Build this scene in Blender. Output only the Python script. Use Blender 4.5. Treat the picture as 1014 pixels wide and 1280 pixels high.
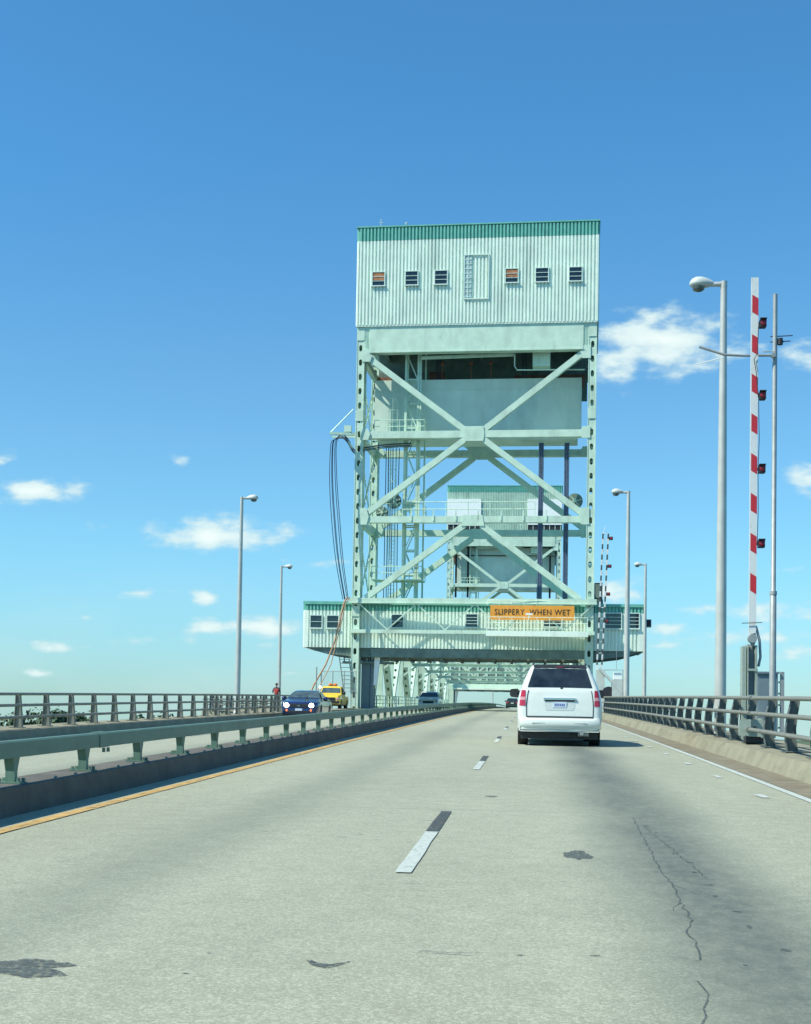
import bpy, bmesh, math, random
from mathutils import Vector, Matrix
random.seed(7)
R = math.radians
sc = bpy.context.scene
for o in list(bpy.data.objects): bpy.data.objects.remove(o)

# ------------------------------------------------------------------ camera, sky, sun, exposure
EYE = 1.18
PITCH, YAW, ROLL = 0.0409, 0.09175, 0.0179
def _lvl(u, v, w):
    fy = w*math.cos(PITCH) - v*math.sin(PITCH); z = w*math.sin(PITCH) + v*math.cos(PITCH)
    return Vector((u*math.cos(YAW) - fy*math.sin(YAW), u*math.sin(YAW) + fy*math.cos(YAW), z))
c_, s_ = math.cos(ROLL), math.sin(ROLL)
rx, ux, fx = _lvl(c_, s_, 0), _lvl(-s_, c_, 0), _lvl(0, 0, 1)
cam = bpy.data.objects.new('camera', bpy.data.cameras.new('camera')); sc.collection.objects.link(cam)
cam.matrix_world = Matrix(((rx.x, ux.x, -fx.x, 0), (rx.y, ux.y, -fx.y, 0), (rx.z, ux.z, -fx.z, EYE), (0, 0, 0, 1)))
cam.data.sensor_fit = 'HORIZONTAL'; cam.data.sensor_width = 36
cam.data.lens = 1700/1014*36
cam.data.shift_y = 188.5/1014
cam.data.clip_start = 0.1; cam.data.clip_end = 60000
sc.camera = cam
sc.view_settings.view_transform = 'Standard'; sc.view_settings.look = 'None'
sc.view_settings.gamma = 1; sc.view_settings.exposure = 0.95

SUN_EL, SUN_A = R(50), R(62)           # light travels towards +X, a little towards +Y
tosun = Vector((-math.sin(SUN_A)*math.cos(SUN_EL), -math.cos(SUN_A)*math.cos(SUN_EL), math.sin(SUN_EL)))
sl = bpy.data.lights.new('sun', 'SUN'); sl.energy = 3.1; sl.angle = R(0.5); sl.color = (1.0, 0.98, 0.84)
so = bpy.data.objects.new('sun', sl); sc.collection.objects.link(so)
so.rotation_euler = tosun.to_track_quat('Z', 'Y').to_euler()

CLOUDS = [(0.0953,0.2790,0.0471,0.0200,1.00),(0.0565,0.2632,0.0265,0.0153,0.75),(0.1998,0.2653,0.0188,0.0141,0.60),(0.1980,0.1747,0.0165,0.0141,0.50),(-0.3771,0.1674,0.0324,0.0088,0.95),(-0.3684,0.1889,0.0082,0.0059,0.40),(-0.4062,0.1901,0.0082,0.0059,0.50),(-0.2677,0.1907,0.0076,0.0053,0.65),(-0.2356,0.1351,0.0459,0.0118,1.05),(-0.2959,0.0905,0.0200,0.0041,0.65),(-0.2418,0.0880,0.0118,0.0047,0.70),(-0.2096,0.0667,0.0365,0.0076,0.95),(-0.3338,0.0719,0.0118,0.0029,0.50),(-0.3549,0.0498,0.0176,0.0053,0.75),(-0.1574,0.1139,0.0188,0.0053,0.50),(-0.1984,0.0524,0.0147,0.0029,0.45),(0.1844,0.0828,0.0353,0.0071,0.70),(0.1930,0.0529,0.0235,0.0065,0.80),(0.1448,0.0638,0.0294,0.0082,0.55),(0.1019,0.0691,0.0153,0.0047,0.50),(0.0556,0.0950,0.0212,0.0100,0.80),(0.0906,0.0556,0.0176,0.0035,0.55),(0.1704,0.0624,0.0353,0.0053,0.60),(-0.3761,0.0289,0.0235,0.0029,0.50),(-0.1738,0.0319,0.0235,0.0029,0.40),(-0.2747,0.0557,0.0235,0.0029,0.35),(0.1247,0.0840,0.0176,0.0041,0.35),(0.1814,0.1124,0.0129,0.0029,0.30),(-0.3139,0.1401,0.0176,0.0035,0.25)]
world = bpy.data.worlds.new('World'); sc.world = world; world.use_nodes = True
def build_world():
    nt = world.node_tree; nt.nodes.clear(); N = nt.nodes.new; L = nt.links.new
    out = N('ShaderNodeOutputWorld'); bg = N('ShaderNodeBackground'); L(bg.outputs[0], out.inputs[0])
    bg.inputs[1].default_value = 0.076
    sky = N('ShaderNodeTexSky'); sky.sky_type = 'NISHITA'; sky.sun_disc = False
    sky.sun_elevation = SUN_EL; sky.sun_rotation = math.atan2(tosun.x, tosun.y)
    sky.air_density = 1.0; sky.dust_density = 0.35; sky.ozone_density = 1.6; sky.altitude = 20
    tint = N('ShaderNodeMix'); tint.data_type = 'RGBA'; tint.blend_type = 'MULTIPLY'; tint.inputs[0].default_value = 1
    tc0 = N('ShaderNodeTexCoord'); sp0 = N('ShaderNodeSeparateXYZ'); L(tc0.outputs['Generated'], sp0.inputs[0])
    mx0 = N('ShaderNodeMath'); mx0.operation = 'MAXIMUM'; L(sp0.outputs[2], mx0.inputs[0]); mx0.inputs[1].default_value = 0.012
    cb0 = N('ShaderNodeCombineXYZ'); L(sp0.outputs[0], cb0.inputs[0]); L(sp0.outputs[1], cb0.inputs[1]); L(mx0.outputs[0], cb0.inputs[2]); L(cb0.outputs[0], sky.inputs[0])
    L(sky.outputs[0], tint.inputs[6]); tint.inputs[7].default_value = SKY_TINT
    def math_(op, a, b=None, c=None, clamp=False):
        n = N('ShaderNodeMath'); n.operation = op; n.use_clamp = clamp
        for i, v in enumerate((a, b, c)):
            if v is None: continue
            if isinstance(v, (int, float)): n.inputs[i].default_value = v
            else: L(v, n.inputs[i])
        return n.outputs[0]
    tc = N('ShaderNodeTexCoord'); sep = N('ShaderNodeSeparateXYZ'); L(tc.outputs['Generated'], sep.inputs[0])
    yy = math_('MAXIMUM', sep.outputs[1], 0.08)
    u = math_('DIVIDE', sep.outputs[0], yy); v = math_('DIVIDE', sep.outputs[2], yy)
    cb = N('ShaderNodeCombineXYZ'); L(u, cb.inputs[0]); L(v, cb.inputs[1])
    mp = N('ShaderNodeVectorMath'); mp.operation = 'MULTIPLY'; L(cb.outputs[0], mp.inputs[0]); mp.inputs[1].default_value = (1, 2.0, 1)
    nz = N('ShaderNodeTexNoise'); nz.inputs['Scale'].default_value = 34; nz.inputs['Detail'].default_value = 7; nz.inputs['Roughness'].default_value = 0.52
    L(mp.outputs[0], nz.inputs['Vector'])
    nw = N('ShaderNodeTexNoise'); nw.inputs['Scale'].default_value = 9; nw.inputs['Detail'].default_value = 6
    L(mp.outputs[0], nw.inputs['Vector'])
    hz = N('ShaderNodeMapRange'); L(v, hz.inputs[0]); hz.interpolation_type = 'SMOOTHSTEP'; hz.inputs[1].default_value = 0.14; hz.inputs[2].default_value = 0.0
    tm = N('ShaderNodeMix'); tm.data_type = 'RGBA'; L(hz.outputs[0], tm.inputs[0]); tm.inputs[6].default_value = SKY_TINT; tm.inputs[7].default_value = (0.49, 0.80, 1.02, 1); ht = N('ShaderNodeMapRange'); L(v, ht.inputs[0]); ht.interpolation_type = 'SMOOTHSTEP'; ht.inputs[1].default_value = 0.20; ht.inputs[2].default_value = 0.46
    t2 = N('ShaderNodeMix'); t2.data_type = 'RGBA'; L(ht.outputs[0], t2.inputs[0]); L(tm.outputs[2], t2.inputs[6]); t2.inputs[7].default_value = (0.42, 0.99, 1.24, 1); L(t2.outputs[2], tint.inputs[7])
    acc = None
    for cx, cy, rx_, ry_, a in CLOUDS:
        s = N('ShaderNodeVectorMath'); s.operation = 'SUBTRACT'; L(cb.outputs[0], s.inputs[0]); s.inputs[1].default_value = (cx, cy, 0)
        m = N('ShaderNodeVectorMath'); m.operation = 'MULTIPLY'; L(s.outputs[0], m.inputs[0]); m.inputs[1].default_value = (0.74/rx_, 0.74/ry_, 1)
        l = N('ShaderNodeVectorMath'); l.operation = 'LENGTH'; L(m.outputs[0], l.inputs[0])
        val = math_('MULTIPLY_ADD', l.outputs['Value'], -a*0.9, a)
        acc = val if acc is None else math_('SMOOTH_MAX', acc, val, 0.15)
    n0 = math_('SUBTRACT', nz.outputs['Fac'], 0.5)
    d = math_('MULTIPLY_ADD', n0, 1.9, acc)
    mr = N('ShaderNodeMapRange'); mr.interpolation_type = 'SMOOTHERSTEP'; L(d, mr.inputs[0])
    mr.inputs[1].default_value = 0.04; mr.inputs[2].default_value = 0.80; mr.inputs[3].default_value = 0; mr.inputs[4].default_value = 0.92
    # thin veil of faint streaks low over the horizon
    vl = N('ShaderNodeMapRange'); L(v, vl.inputs[0]); vl.inputs[1].default_value = 0.13; vl.inputs[2].default_value = 0.03; vl.inputs[3].default_value = 0; vl.inputs[4].default_value = 1
    wv = N('ShaderNodeMapRange'); L(nw.outputs['Fac'], wv.inputs[0]); wv.inputs[1].default_value = 0.42; wv.inputs[2].default_value = 0.75; wv.inputs[3].default_value = 0; wv.inputs[4].default_value = 0.28
    veil = math_('MULTIPLY', vl.outputs[0], wv.outputs[0])
    dens = math_('MAXIMUM', mr.outputs[0], veil)
    core = N('ShaderNodeMapRange'); L(d, core.inputs[0]); core.inputs[1].default_value = 0.35; core.inputs[2].default_value = 1.1
    ccol = N('ShaderNodeMix'); ccol.data_type = 'RGBA'; L(core.outputs[0], ccol.inputs[0])
    ccol.inputs[6].default_value = CLOUD_A; ccol.inputs[7].default_value = CLOUD_B
    mx = N('ShaderNodeMix'); mx.data_type = 'RGBA'; L(dens, mx.inputs[0]); L(tint.outputs[2], mx.inputs[6]); L(ccol.outputs[2], mx.inputs[7])
    L(mx.outputs[2], bg.inputs[0])
SKY_TINT = (0.55, 0.97, 1.12, 1)
CLOUD_A = (4.4, 5.8, 6.0, 1); CLOUD_B = (6.5, 7.2, 6.9, 1)
build_world()

# ------------------------------------------------------------------ materials
def mat(name, col, rough=0.6, metal=0.0, var=0.12, vscale=3.0, grime=None, gscale=0.6, bump=0.0, bscale=40.0, emit=None, estr=0, spec=None, coat=0, gthr=(0.52, 0.72), gstretch=(1, 1, 1), rust=0):
    m = bpy.data.materials.new(name); m.use_nodes = True
    nt = m.node_tree; N = nt.nodes.new; L = nt.links.new
    b = nt.nodes['Principled BSDF']
    b.inputs['Roughness'].default_value = rough; b.inputs['Metallic'].default_value = metal
    if spec is not None: b.inputs['Specular IOR Level'].default_value = spec
    if coat: b.inputs['Coat Weight'].default_value = coat
    tc = N('ShaderNodeTexCoord')
    nz = N('ShaderNodeTexNoise'); nz.inputs['Scale'].default_value = vscale; nz.inputs['Detail'].default_value = 6; L(tc.outputs['Object'], nz.inputs['Vector'])
    rp = N('ShaderNodeMapRange'); L(nz.outputs['Fac'], rp.inputs[0]); rp.inputs[1].default_value = 0.3; rp.inputs[2].default_value = 0.7
    rp.inputs[3].default_value = 1-var; rp.inputs[4].default_value = 1+var
    mul = N('ShaderNodeMix'); mul.data_type = 'RGBA'; mul.blend_type = 'MULTIPLY'; mul.inputs[0].default_value = 1
    mul.inputs[6].default_value = (*col, 1); L(rp.outputs[0], mul.inputs[7])
    colout = mul.outputs[2]
    if grime:
        mp = N('ShaderNodeMapping'); L(tc.outputs['Object'], mp.inputs[0]); mp.inputs['Scale'].default_value = gstretch
        g = N('ShaderNodeTexNoise'); g.inputs['Scale'].default_value = gscale; g.inputs['Detail'].default_value = 9; g.inputs['Roughness'].default_value = 0.65; L(mp.outputs[0], g.inputs['Vector'])
        gr = N('ShaderNodeMapRange'); L(g.outputs['Fac'], gr.inputs[0]); gr.inputs[1].default_value = gthr[0]; gr.inputs[2].default_value = gthr[1]; gr.inputs[4].default_value = 0.6
        gm = N('ShaderNodeMix'); gm.data_type = 'RGBA'; L(gr.outputs[0], gm.inputs[0]); L(colout, gm.inputs[6]); gm.inputs[7].default_value = (*grime, 1)
        colout = gm.outputs[2]
    if rust:
        g2 = N('ShaderNodeTexNoise'); g2.inputs['Scale'].default_value = 2.6; g2.inputs['Detail'].default_value = 10; g2.inputs['Roughness'].default_value = 0.75
        m2 = N('ShaderNodeMapping'); L(tc.outputs['Object'], m2.inputs[0]); m2.inputs['Scale'].default_value = (1, 1, .35); L(m2.outputs[0], g2.inputs['Vector'])
        r2 = N('ShaderNodeMapRange'); L(g2.outputs['Fac'], r2.inputs[0]); r2.inputs[1].default_value = .62; r2.inputs[2].default_value = .70; r2.inputs[4].default_value = rust
        x2 = N('ShaderNodeMix'); x2.data_type = 'RGBA'; L(r2.outputs[0], x2.inputs[0]); L(colout, x2.inputs[6]); x2.inputs[7].default_value = (0.22, 0.13, 0.07, 1); colout = x2.outputs[2]
    L(colout, b.inputs['Base Color'])
    if bump:
        bz = N('ShaderNodeTexNoise'); bz.inputs['Scale'].default_value = bscale; bz.inputs['Detail'].default_value = 4; L(tc.outputs['Object'], bz.inputs['Vector'])
        bp = N('ShaderNodeBump'); bp.inputs['Strength'].default_value = bump; bp.inputs['Distance'].default_value = 0.01; L(bz.outputs['Fac'], bp.inputs['Height']); L(bp.outputs[0], b.inputs['Normal'])
    if emit:
        b.inputs['Emission Color'].default_value = (*emit, 1); b.inputs['Emission Strength'].default_value = estr
    return m
M = {}
M['green'] = mat('pale_green_paint', (0.54, 0.70, 0.56), 0.5, var=0.10, vscale=1.2, grime=(0.32, 0.40, 0.32), gscale=0.9, gstretch=(1, 1, .25), bump=.2, bscale=9, rust=.55)
M['panel'] = mat('ribbed_panel_paint', (0.80, 0.90, 0.77), 0.5, var=0.07, vscale=.8, grime=(0.48, 0.58, 0.49), gscale=0.8, gstretch=(1, 1, .15), rust=.3)
M['teal'] = mat('teal_trim_paint', (0.16, 0.46, 0.36), 0.45, var=0.12, vscale=2)
M['slab'] = mat('counterweight_paint', (0.60, 0.72, 0.62), 0.7, var=0.08, vscale=.5, grime=(0.36, 0.46, 0.41), gscale=0.35, gstretch=(1, 1, .3), bump=.25, bscale=3)
M['white'] = mat('white_paint', (0.88, 0.9, 0.86), 0.5, var=0.05)
M['steel'] = mat('galvanized_steel', (0.33, 0.35, 0.34), 0.5, metal=0.3, var=0.12, vscale=5)
M['alu'] = mat('brushed_aluminium_pole', (0.52, 0.51, 0.46), 0.38, metal=0.25, var=0.10, vscale=2, grime=(0.36, 0.34, 0.29), gscale=1.5, gstretch=(1, 1, .2))
M['rail'] = mat('weathered_rail_paint', (0.21, 0.215, 0.18), 0.55, metal=0.15, var=0.15, vscale=3, grime=(0.11, 0.10, 0.08), gscale=3, bump=.2, bscale=30, rust=.7)
M['post'] = mat('shaded_rail_post_paint', (0.13, 0.15, 0.14), 0.6, metal=0.1, var=0.2, vscale=4)  # right-hand posts: shade behind the flange is put into this darker colour
M['medrail'] = mat('median_rail_green_paint', (0.105, 0.185, 0.135), 0.55, var=0.12, vscale=3, grime=(0.085, 0.10, 0.075), gscale=1.6, gstretch=(1, .4, 2), rust=.6, bump=.3, bscale=12)
M['dark'] = mat('black_steel', (0.02, 0.02, 0.025), 0.6, var=0.2)
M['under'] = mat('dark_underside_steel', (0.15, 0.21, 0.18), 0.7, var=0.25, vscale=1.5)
M['rust'] = mat('rusty_red_steel', (0.20, 0.09, 0.055), 0.8, var=0.3, vscale=2)
M['glass'] = mat('dark_window_glass', (0.02, 0.026, 0.03), 0.06, var=0.6, vscale=3.5, spec=0.8)  # noise in the colour imitates reflections and faint shapes inside
M['carglass'] = mat('windscreen_glass', (0.07, 0.10, 0.10), 0.08, var=0.4, vscale=3, spec=.8)  # lighter base colour stands in for sky reflected in the glass
M['sash'] = mat('window_frame_paint', (0.62, 0.76, 0.68), 0.5, var=0.05)
M['cable'] = mat('dark_blue_cable', (0.025, 0.035, 0.07), 0.5, var=0.2)
M['rope'] = mat('blue_wire_rope', (0.09, 0.13, 0.21), 0.5, var=0.2, vscale=6)
M['hose'] = mat('brown_hose', (0.42, 0.24, 0.13), 0.6, var=0.15)
M['orange'] = mat('orange_sign_sheet', (0.80, 0.33, 0.04), 0.55, var=0.06, vscale=4, grime=(0.5, 0.24, 0.05), gscale=1.2)
M['black'] = mat('black_lettering', (0.03, 0.025, 0.02), 0.6, var=0.1)
M['red'] = mat('red_reflective', (0.50, 0.025, 0.035), 0.45, var=0.1, vscale=6)
M['board'] = mat('gate_board_white', (0.66, 0.68, 0.66), 0.5, var=0.08, vscale=4, grime=(0.35, 0.34, 0.30), gscale=4)
M['lens_red'] = mat('red_lamp_lens', (0.25, 0.01, 0.02), 0.25, var=0.05)
M['lamp'] = mat('lamp_housing_grey', (0.50, 0.54, 0.50), 0.45, var=0.08)
M['lamp_glass'] = mat('lamp_lens_dark', (0.10, 0.13, 0.12), 0.15, var=0.05)
M['box'] = mat('grey_green_box_paint', (0.30, 0.36, 0.31), 0.6, var=0.15, vscale=5, grime=(.14, .12, .08), gscale=5)
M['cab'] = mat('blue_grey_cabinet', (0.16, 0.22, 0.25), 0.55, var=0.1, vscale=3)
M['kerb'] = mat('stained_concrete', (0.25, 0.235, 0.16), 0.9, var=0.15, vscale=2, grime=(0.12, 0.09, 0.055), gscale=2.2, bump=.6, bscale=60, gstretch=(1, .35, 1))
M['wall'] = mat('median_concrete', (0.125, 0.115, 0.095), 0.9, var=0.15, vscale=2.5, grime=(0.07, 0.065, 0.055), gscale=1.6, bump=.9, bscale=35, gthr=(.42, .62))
M['shoulder'] = mat('gritty_shoulder', (0.20, 0.175, 0.12), 0.95, var=0.2, vscale=4, grime=(0.13, 0.09, 0.055), gscale=2.2, bump=.8, bscale=90, gstretch=(1, .3, 1))
M['patch'] = mat('asphalt_patch', (0.075, 0.095, 0.095), 0.9, var=0.3, vscale=30)
M['black_tape'] = mat('black_marking_paint', (0.055, 0.065, 0.065), 0.8, var=0.25, vscale=25, grime=(.2, .2, .17), gscale=30)
M['white_mark'] = mat('worn_white_marking', (0.46, 0.50, 0.45), 0.7, var=0.1, vscale=20, grime=(0.34, 0.34, 0.30), gscale=14, bump=.4, bscale=90)
M['faint_mark'] = mat('faded_white_marking', (0.50, 0.51, 0.46), 0.8, var=0.1, vscale=20, grime=(0.34, 0.34, 0.29), gscale=9, gthr=(.4, .6))
M['yellow_mark'] = mat('worn_yellow_marking', (0.50, 0.32, 0.11), 0.75, var=0.15, vscale=12, grime=(0.33, 0.26, 0.17), gscale=5, bump=.4, bscale=90)
M['van'] = mat('white_car_paint', (0.68, 0.71, 0.65), 0.25, var=0.03, coat=0.6, grime=(0.50, 0.51, 0.44), gscale=1.6, gthr=(.5, .8))
M['recess_shade'] = mat('shaded_white_paint', (0.55, 0.60, 0.58), 0.4, var=0.02)  # greyer van white; shade of the hollow round the plate put into the colour
M['bluecar'] = mat('dark_blue_car_paint', (0.012, 0.020, 0.085), 0.22, var=0.05, metal=.3, coat=1)
M['yellowcar'] = mat('yellow_car_paint', (0.85, 0.56, 0.035), 0.3, var=0.03, coat=.6)
M['darkcar'] = mat('dark_green_car_paint', (0.012, 0.028, 0.028), 0.25, var=0.05, coat=1)
M['tyre'] = mat('tyre_rubber', (0.018, 0.018, 0.018), 0.85, var=0.2)
M['rim'] = mat('wheel_rim', (0.45, 0.46, 0.47), 0.35, metal=.8, var=0.05)
M['chrome'] = mat('chrome', (0.55, 0.60, 0.65), 0.12, metal=1, var=0.02)
M['trim'] = mat('black_plastic', (0.02, 0.02, 0.022), 0.5, var=0.1)
M['tail'] = mat('tail_lamp_red', (0.45, 0.012, 0.025), 0.15, var=0.1, vscale=20, coat=1)
M['tailw'] = mat('tail_lamp_clear', (0.62, 0.30, 0.30), 0.15, var=0.1, coat=1)
M['plate'] = mat('licence_plate', (0.55, 0.62, 0.72), 0.4, var=0.2, vscale=18)
M['plate_ink'] = mat('licence_plate_ink', (0.08, 0.12, 0.35), 0.5, var=0.1)
M['headlamp'] = mat('lit_headlamp', (0.9, 0.9, 0.9), 0.2, var=0.0, emit=(1.0, 0.93, 0.85), estr=5)
M['amber'] = mat('amber_lens', (0.75, 0.20, 0.02), 0.3, var=0.05)
M['foglamp'] = mat('orange_lit_lens', (0.6, 0.12, 0.03), 0.3, var=0.05, emit=(1, .25, .08), estr=.6)
M['skin'] = mat('skin', (0.38, 0.22, 0.15), 0.6, var=0.05)
M['vest'] = mat('red_vest_cloth', (0.42, 0.05, 0.04), 0.8, var=0.1)
M['cloth'] = mat('dark_work_clothes', (0.05, 0.055, 0.06), 0.9, var=0.15)
M['bark'] = mat('bark', (0.10, 0.08, 0.06), 0.9, var=0.2)
M['leaf'] = mat('foliage_dark', (0.045, 0.085, 0.04), 0.8, var=0.35, vscale=0.35)
M['leaf2'] = mat('foliage_mid', (0.075, 0.12, 0.055), 0.8, var=0.35, vscale=0.35)
M['water'] = mat('river_water', (0.03, 0.06, 0.07), 0.12, var=0.1, vscale=.02, bump=.5, bscale=.4)
M['land'] = mat('marsh_land', (0.07, 0.10, 0.045), 0.95, var=0.3, vscale=.01)
M['glassblock'] = mat('pale_louver_glass', (0.42, 0.55, 0.50), 0.3, var=0.3, vscale=3)
M['wood'] = mat('weathered_orange_board', (0.40, 0.17, 0.08), 0.8, var=0.3, vscale=3)

def worn(m, scale, lo, hi, st=(1, 1, 1)):
    nt = m.node_tree; N = nt.nodes.new; L = nt.links.new; out = nt.nodes['Material Output']; b = nt.nodes['Principled BSDF']
    tc = N('ShaderNodeTexCoord'); mp = N('ShaderNodeMapping'); L(tc.outputs['Object'], mp.inputs[0]); mp.inputs['Scale'].default_value = st
    n = N('ShaderNodeTexNoise'); n.inputs['Scale'].default_value = scale; n.inputs['Detail'].default_value = 8; n.inputs['Roughness'].default_value = .7; L(mp.outputs[0], n.inputs['Vector'])
    r_ = N('ShaderNodeMapRange'); L(n.outputs['Fac'], r_.inputs[0]); r_.inputs[1].default_value = lo; r_.inputs[2].default_value = hi
    tr = N('ShaderNodeBsdfTransparent'); mx = N('ShaderNodeMixShader'); L(r_.outputs[0], mx.inputs[0]); L(tr.outputs[0], mx.inputs[1]); L(b.outputs[0], mx.inputs[2]); L(mx.outputs[0], out.inputs[0])
worn(M['white_mark'], 14, .22, .44, (1, .5, 1)); worn(M['yellow_mark'], 10, .28, .50, (1, .4, 1)); worn(M['patch'], 34, .34, .60); worn(M['black_tape'], 22, .28, .5, (1, .5, 1))
def road_material():
    m = bpy.data.materials.new('worn_concrete_road'); m.use_nodes = True
    nt = m.node_tree; N = nt.nodes.new; L = nt.links.new; b = nt.nodes['Principled BSDF']
    b.inputs['Roughness'].default_value = 0.88
    def mth(op, a, b_=None, c=None, clamp=False):
        n = N('ShaderNodeMath'); n.operation = op; n.use_clamp = clamp
        for i, v in enumerate((a, b_, c)):
            if v is None: continue
            if isinstance(v, (int, float)): n.inputs[i].default_value = v
            else: L(v, n.inputs[i])
        return n.outputs[0]
    def noise(scale, detail=4, rough=.5, st=(1, 1, 1)):
        mp = N('ShaderNodeMapping'); L(tc.outputs['Object'], mp.inputs[0]); mp.inputs['Scale'].default_value = st
        n = N('ShaderNodeTexNoise'); n.inputs['Scale'].default_value = scale; n.inputs['Detail'].default_value = detail; n.inputs['Roughness'].default_value = rough
        L(mp.outputs[0], n.inputs['Vector']); return n.outputs['Fac']
    def rng(v, a, b_, c, d, smooth=False):
        n = N('ShaderNodeMapRange'); L(v, n.inputs[0])
        if smooth: n.interpolation_type = 'SMOOTHSTEP'
        for i, q in enumerate((a, b_, c, d)): n.inputs[i+1].default_value = q
        return n.outputs[0]
    tc = N('ShaderNodeTexCoord'); sep = N('ShaderNodeSeparateXYZ'); L(tc.outputs['Object'], sep.inputs[0])
    X, Y = sep.outputs[0], sep.outputs[1]
    base = (0.322, 0.330, 0.243)
    big = rng(noise(0.35, 8, .6, (1, .35, 1)), .3, .7, .90, 1.08)
    mid = rng(noise(4, 9, .72), .3, .7, .90, 1.10)
    vor = N('ShaderNodeTexVoronoi'); vor.inputs['Scale'].default_value = 85; L(tc.outputs['Object'], vor.inputs['Vector'])
    vs = N('ShaderNodeSeparateColor'); L(vor.outputs['Color'], vs.inputs[0])
    spk = rng(mth('POWER', vs.outputs[0], 2.0), 0, 1, .87, 1.30)
    fine = rng(noise(140, 3, .7), .3, .7, .86, 1.14)
    tot = mth('MULTIPLY', mth('MULTIPLY', big, mid), mth('MULTIPLY', spk, fine))
    # dark drip line down the middle of each lane, tyre dust, all broken up along the lane
    def lane(cx, w, strength):
        wob = mth('MULTIPLY', mth('SUBTRACT', noise(.16, 3, .5, (0, 1, 0)), .5), .7)
        d = mth('DIVIDE', mth('ABSOLUTE', mth('SUBTRACT', mth('ADD', X, wob), cx)), w)
        g = rng(d, 1.0, 0.0, 0, 1, True)
        br = mth('MULTIPLY', rng(noise(.9, 9, .75, (1.4, .4, 1)), .33, .66, .68, 1.0), rng(noise(9, 9, .8, (1, .6, 1)), .35, .6, .72, 1.05))
        return mth('MULTIPLY', mth('MULTIPLY', g, br), strength)
    s1 = lane(1.08, .90, .98); s2 = lane(-2.5, .75, .36); s3 = lane(-6.8, .8, .35); s4 = lane(-10.6, .9, .5)
    st = mth('MAXIMUM', mth('MAXIMUM', s1, s2), mth('MAXIMUM', s3, s4))
    # far part of the photographed lane is cleaner
    # small dark scuffs
    sc_n = rng(noise(3.2, 8, .7, (.6, 1.6, 1)), .645, .69, 0, .6)
    st = mth('MAXIMUM', st, sc_n)
    # transverse joints every 9.1 m and faint grooves
    fr = mth('FRACT', mth('DIVIDE', Y, 9.1))
    jt = mth('LESS_THAN', mth('ABSOLUTE', mth('SUBTRACT', fr, .5)), .0016)
    st = mth('MAXIMUM', st, mth('MULTIPLY', jt, .35))
    cm = N('ShaderNodeMix'); cm.data_type = 'RGBA'; cm.blend_type = 'MULTIPLY'; cm.inputs[0].default_value = 1
    cm.inputs[6].default_value = (*base, 1); L(tot, cm.inputs[7])
    dm = N('ShaderNodeMix'); dm.data_type = 'RGBA'; L(st, dm.inputs[0]); L(cm.outputs[2], dm.inputs[6]); dm.inputs[7].default_value = (0.085, 0.105, 0.092, 1)
    L(dm.outputs[2], b.inputs['Base Color'])
    bp = N('ShaderNodeBump'); bp.inputs['Strength'].default_value = .6; bp.inputs['Distance'].default_value = .006
    L(mth('ADD', vs.outputs[1], noise(120, 3, .7)), bp.inputs['Height']); L(bp.outputs[0], b.inputs['Normal'])
    return m
M['road'] = road_material()

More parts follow.
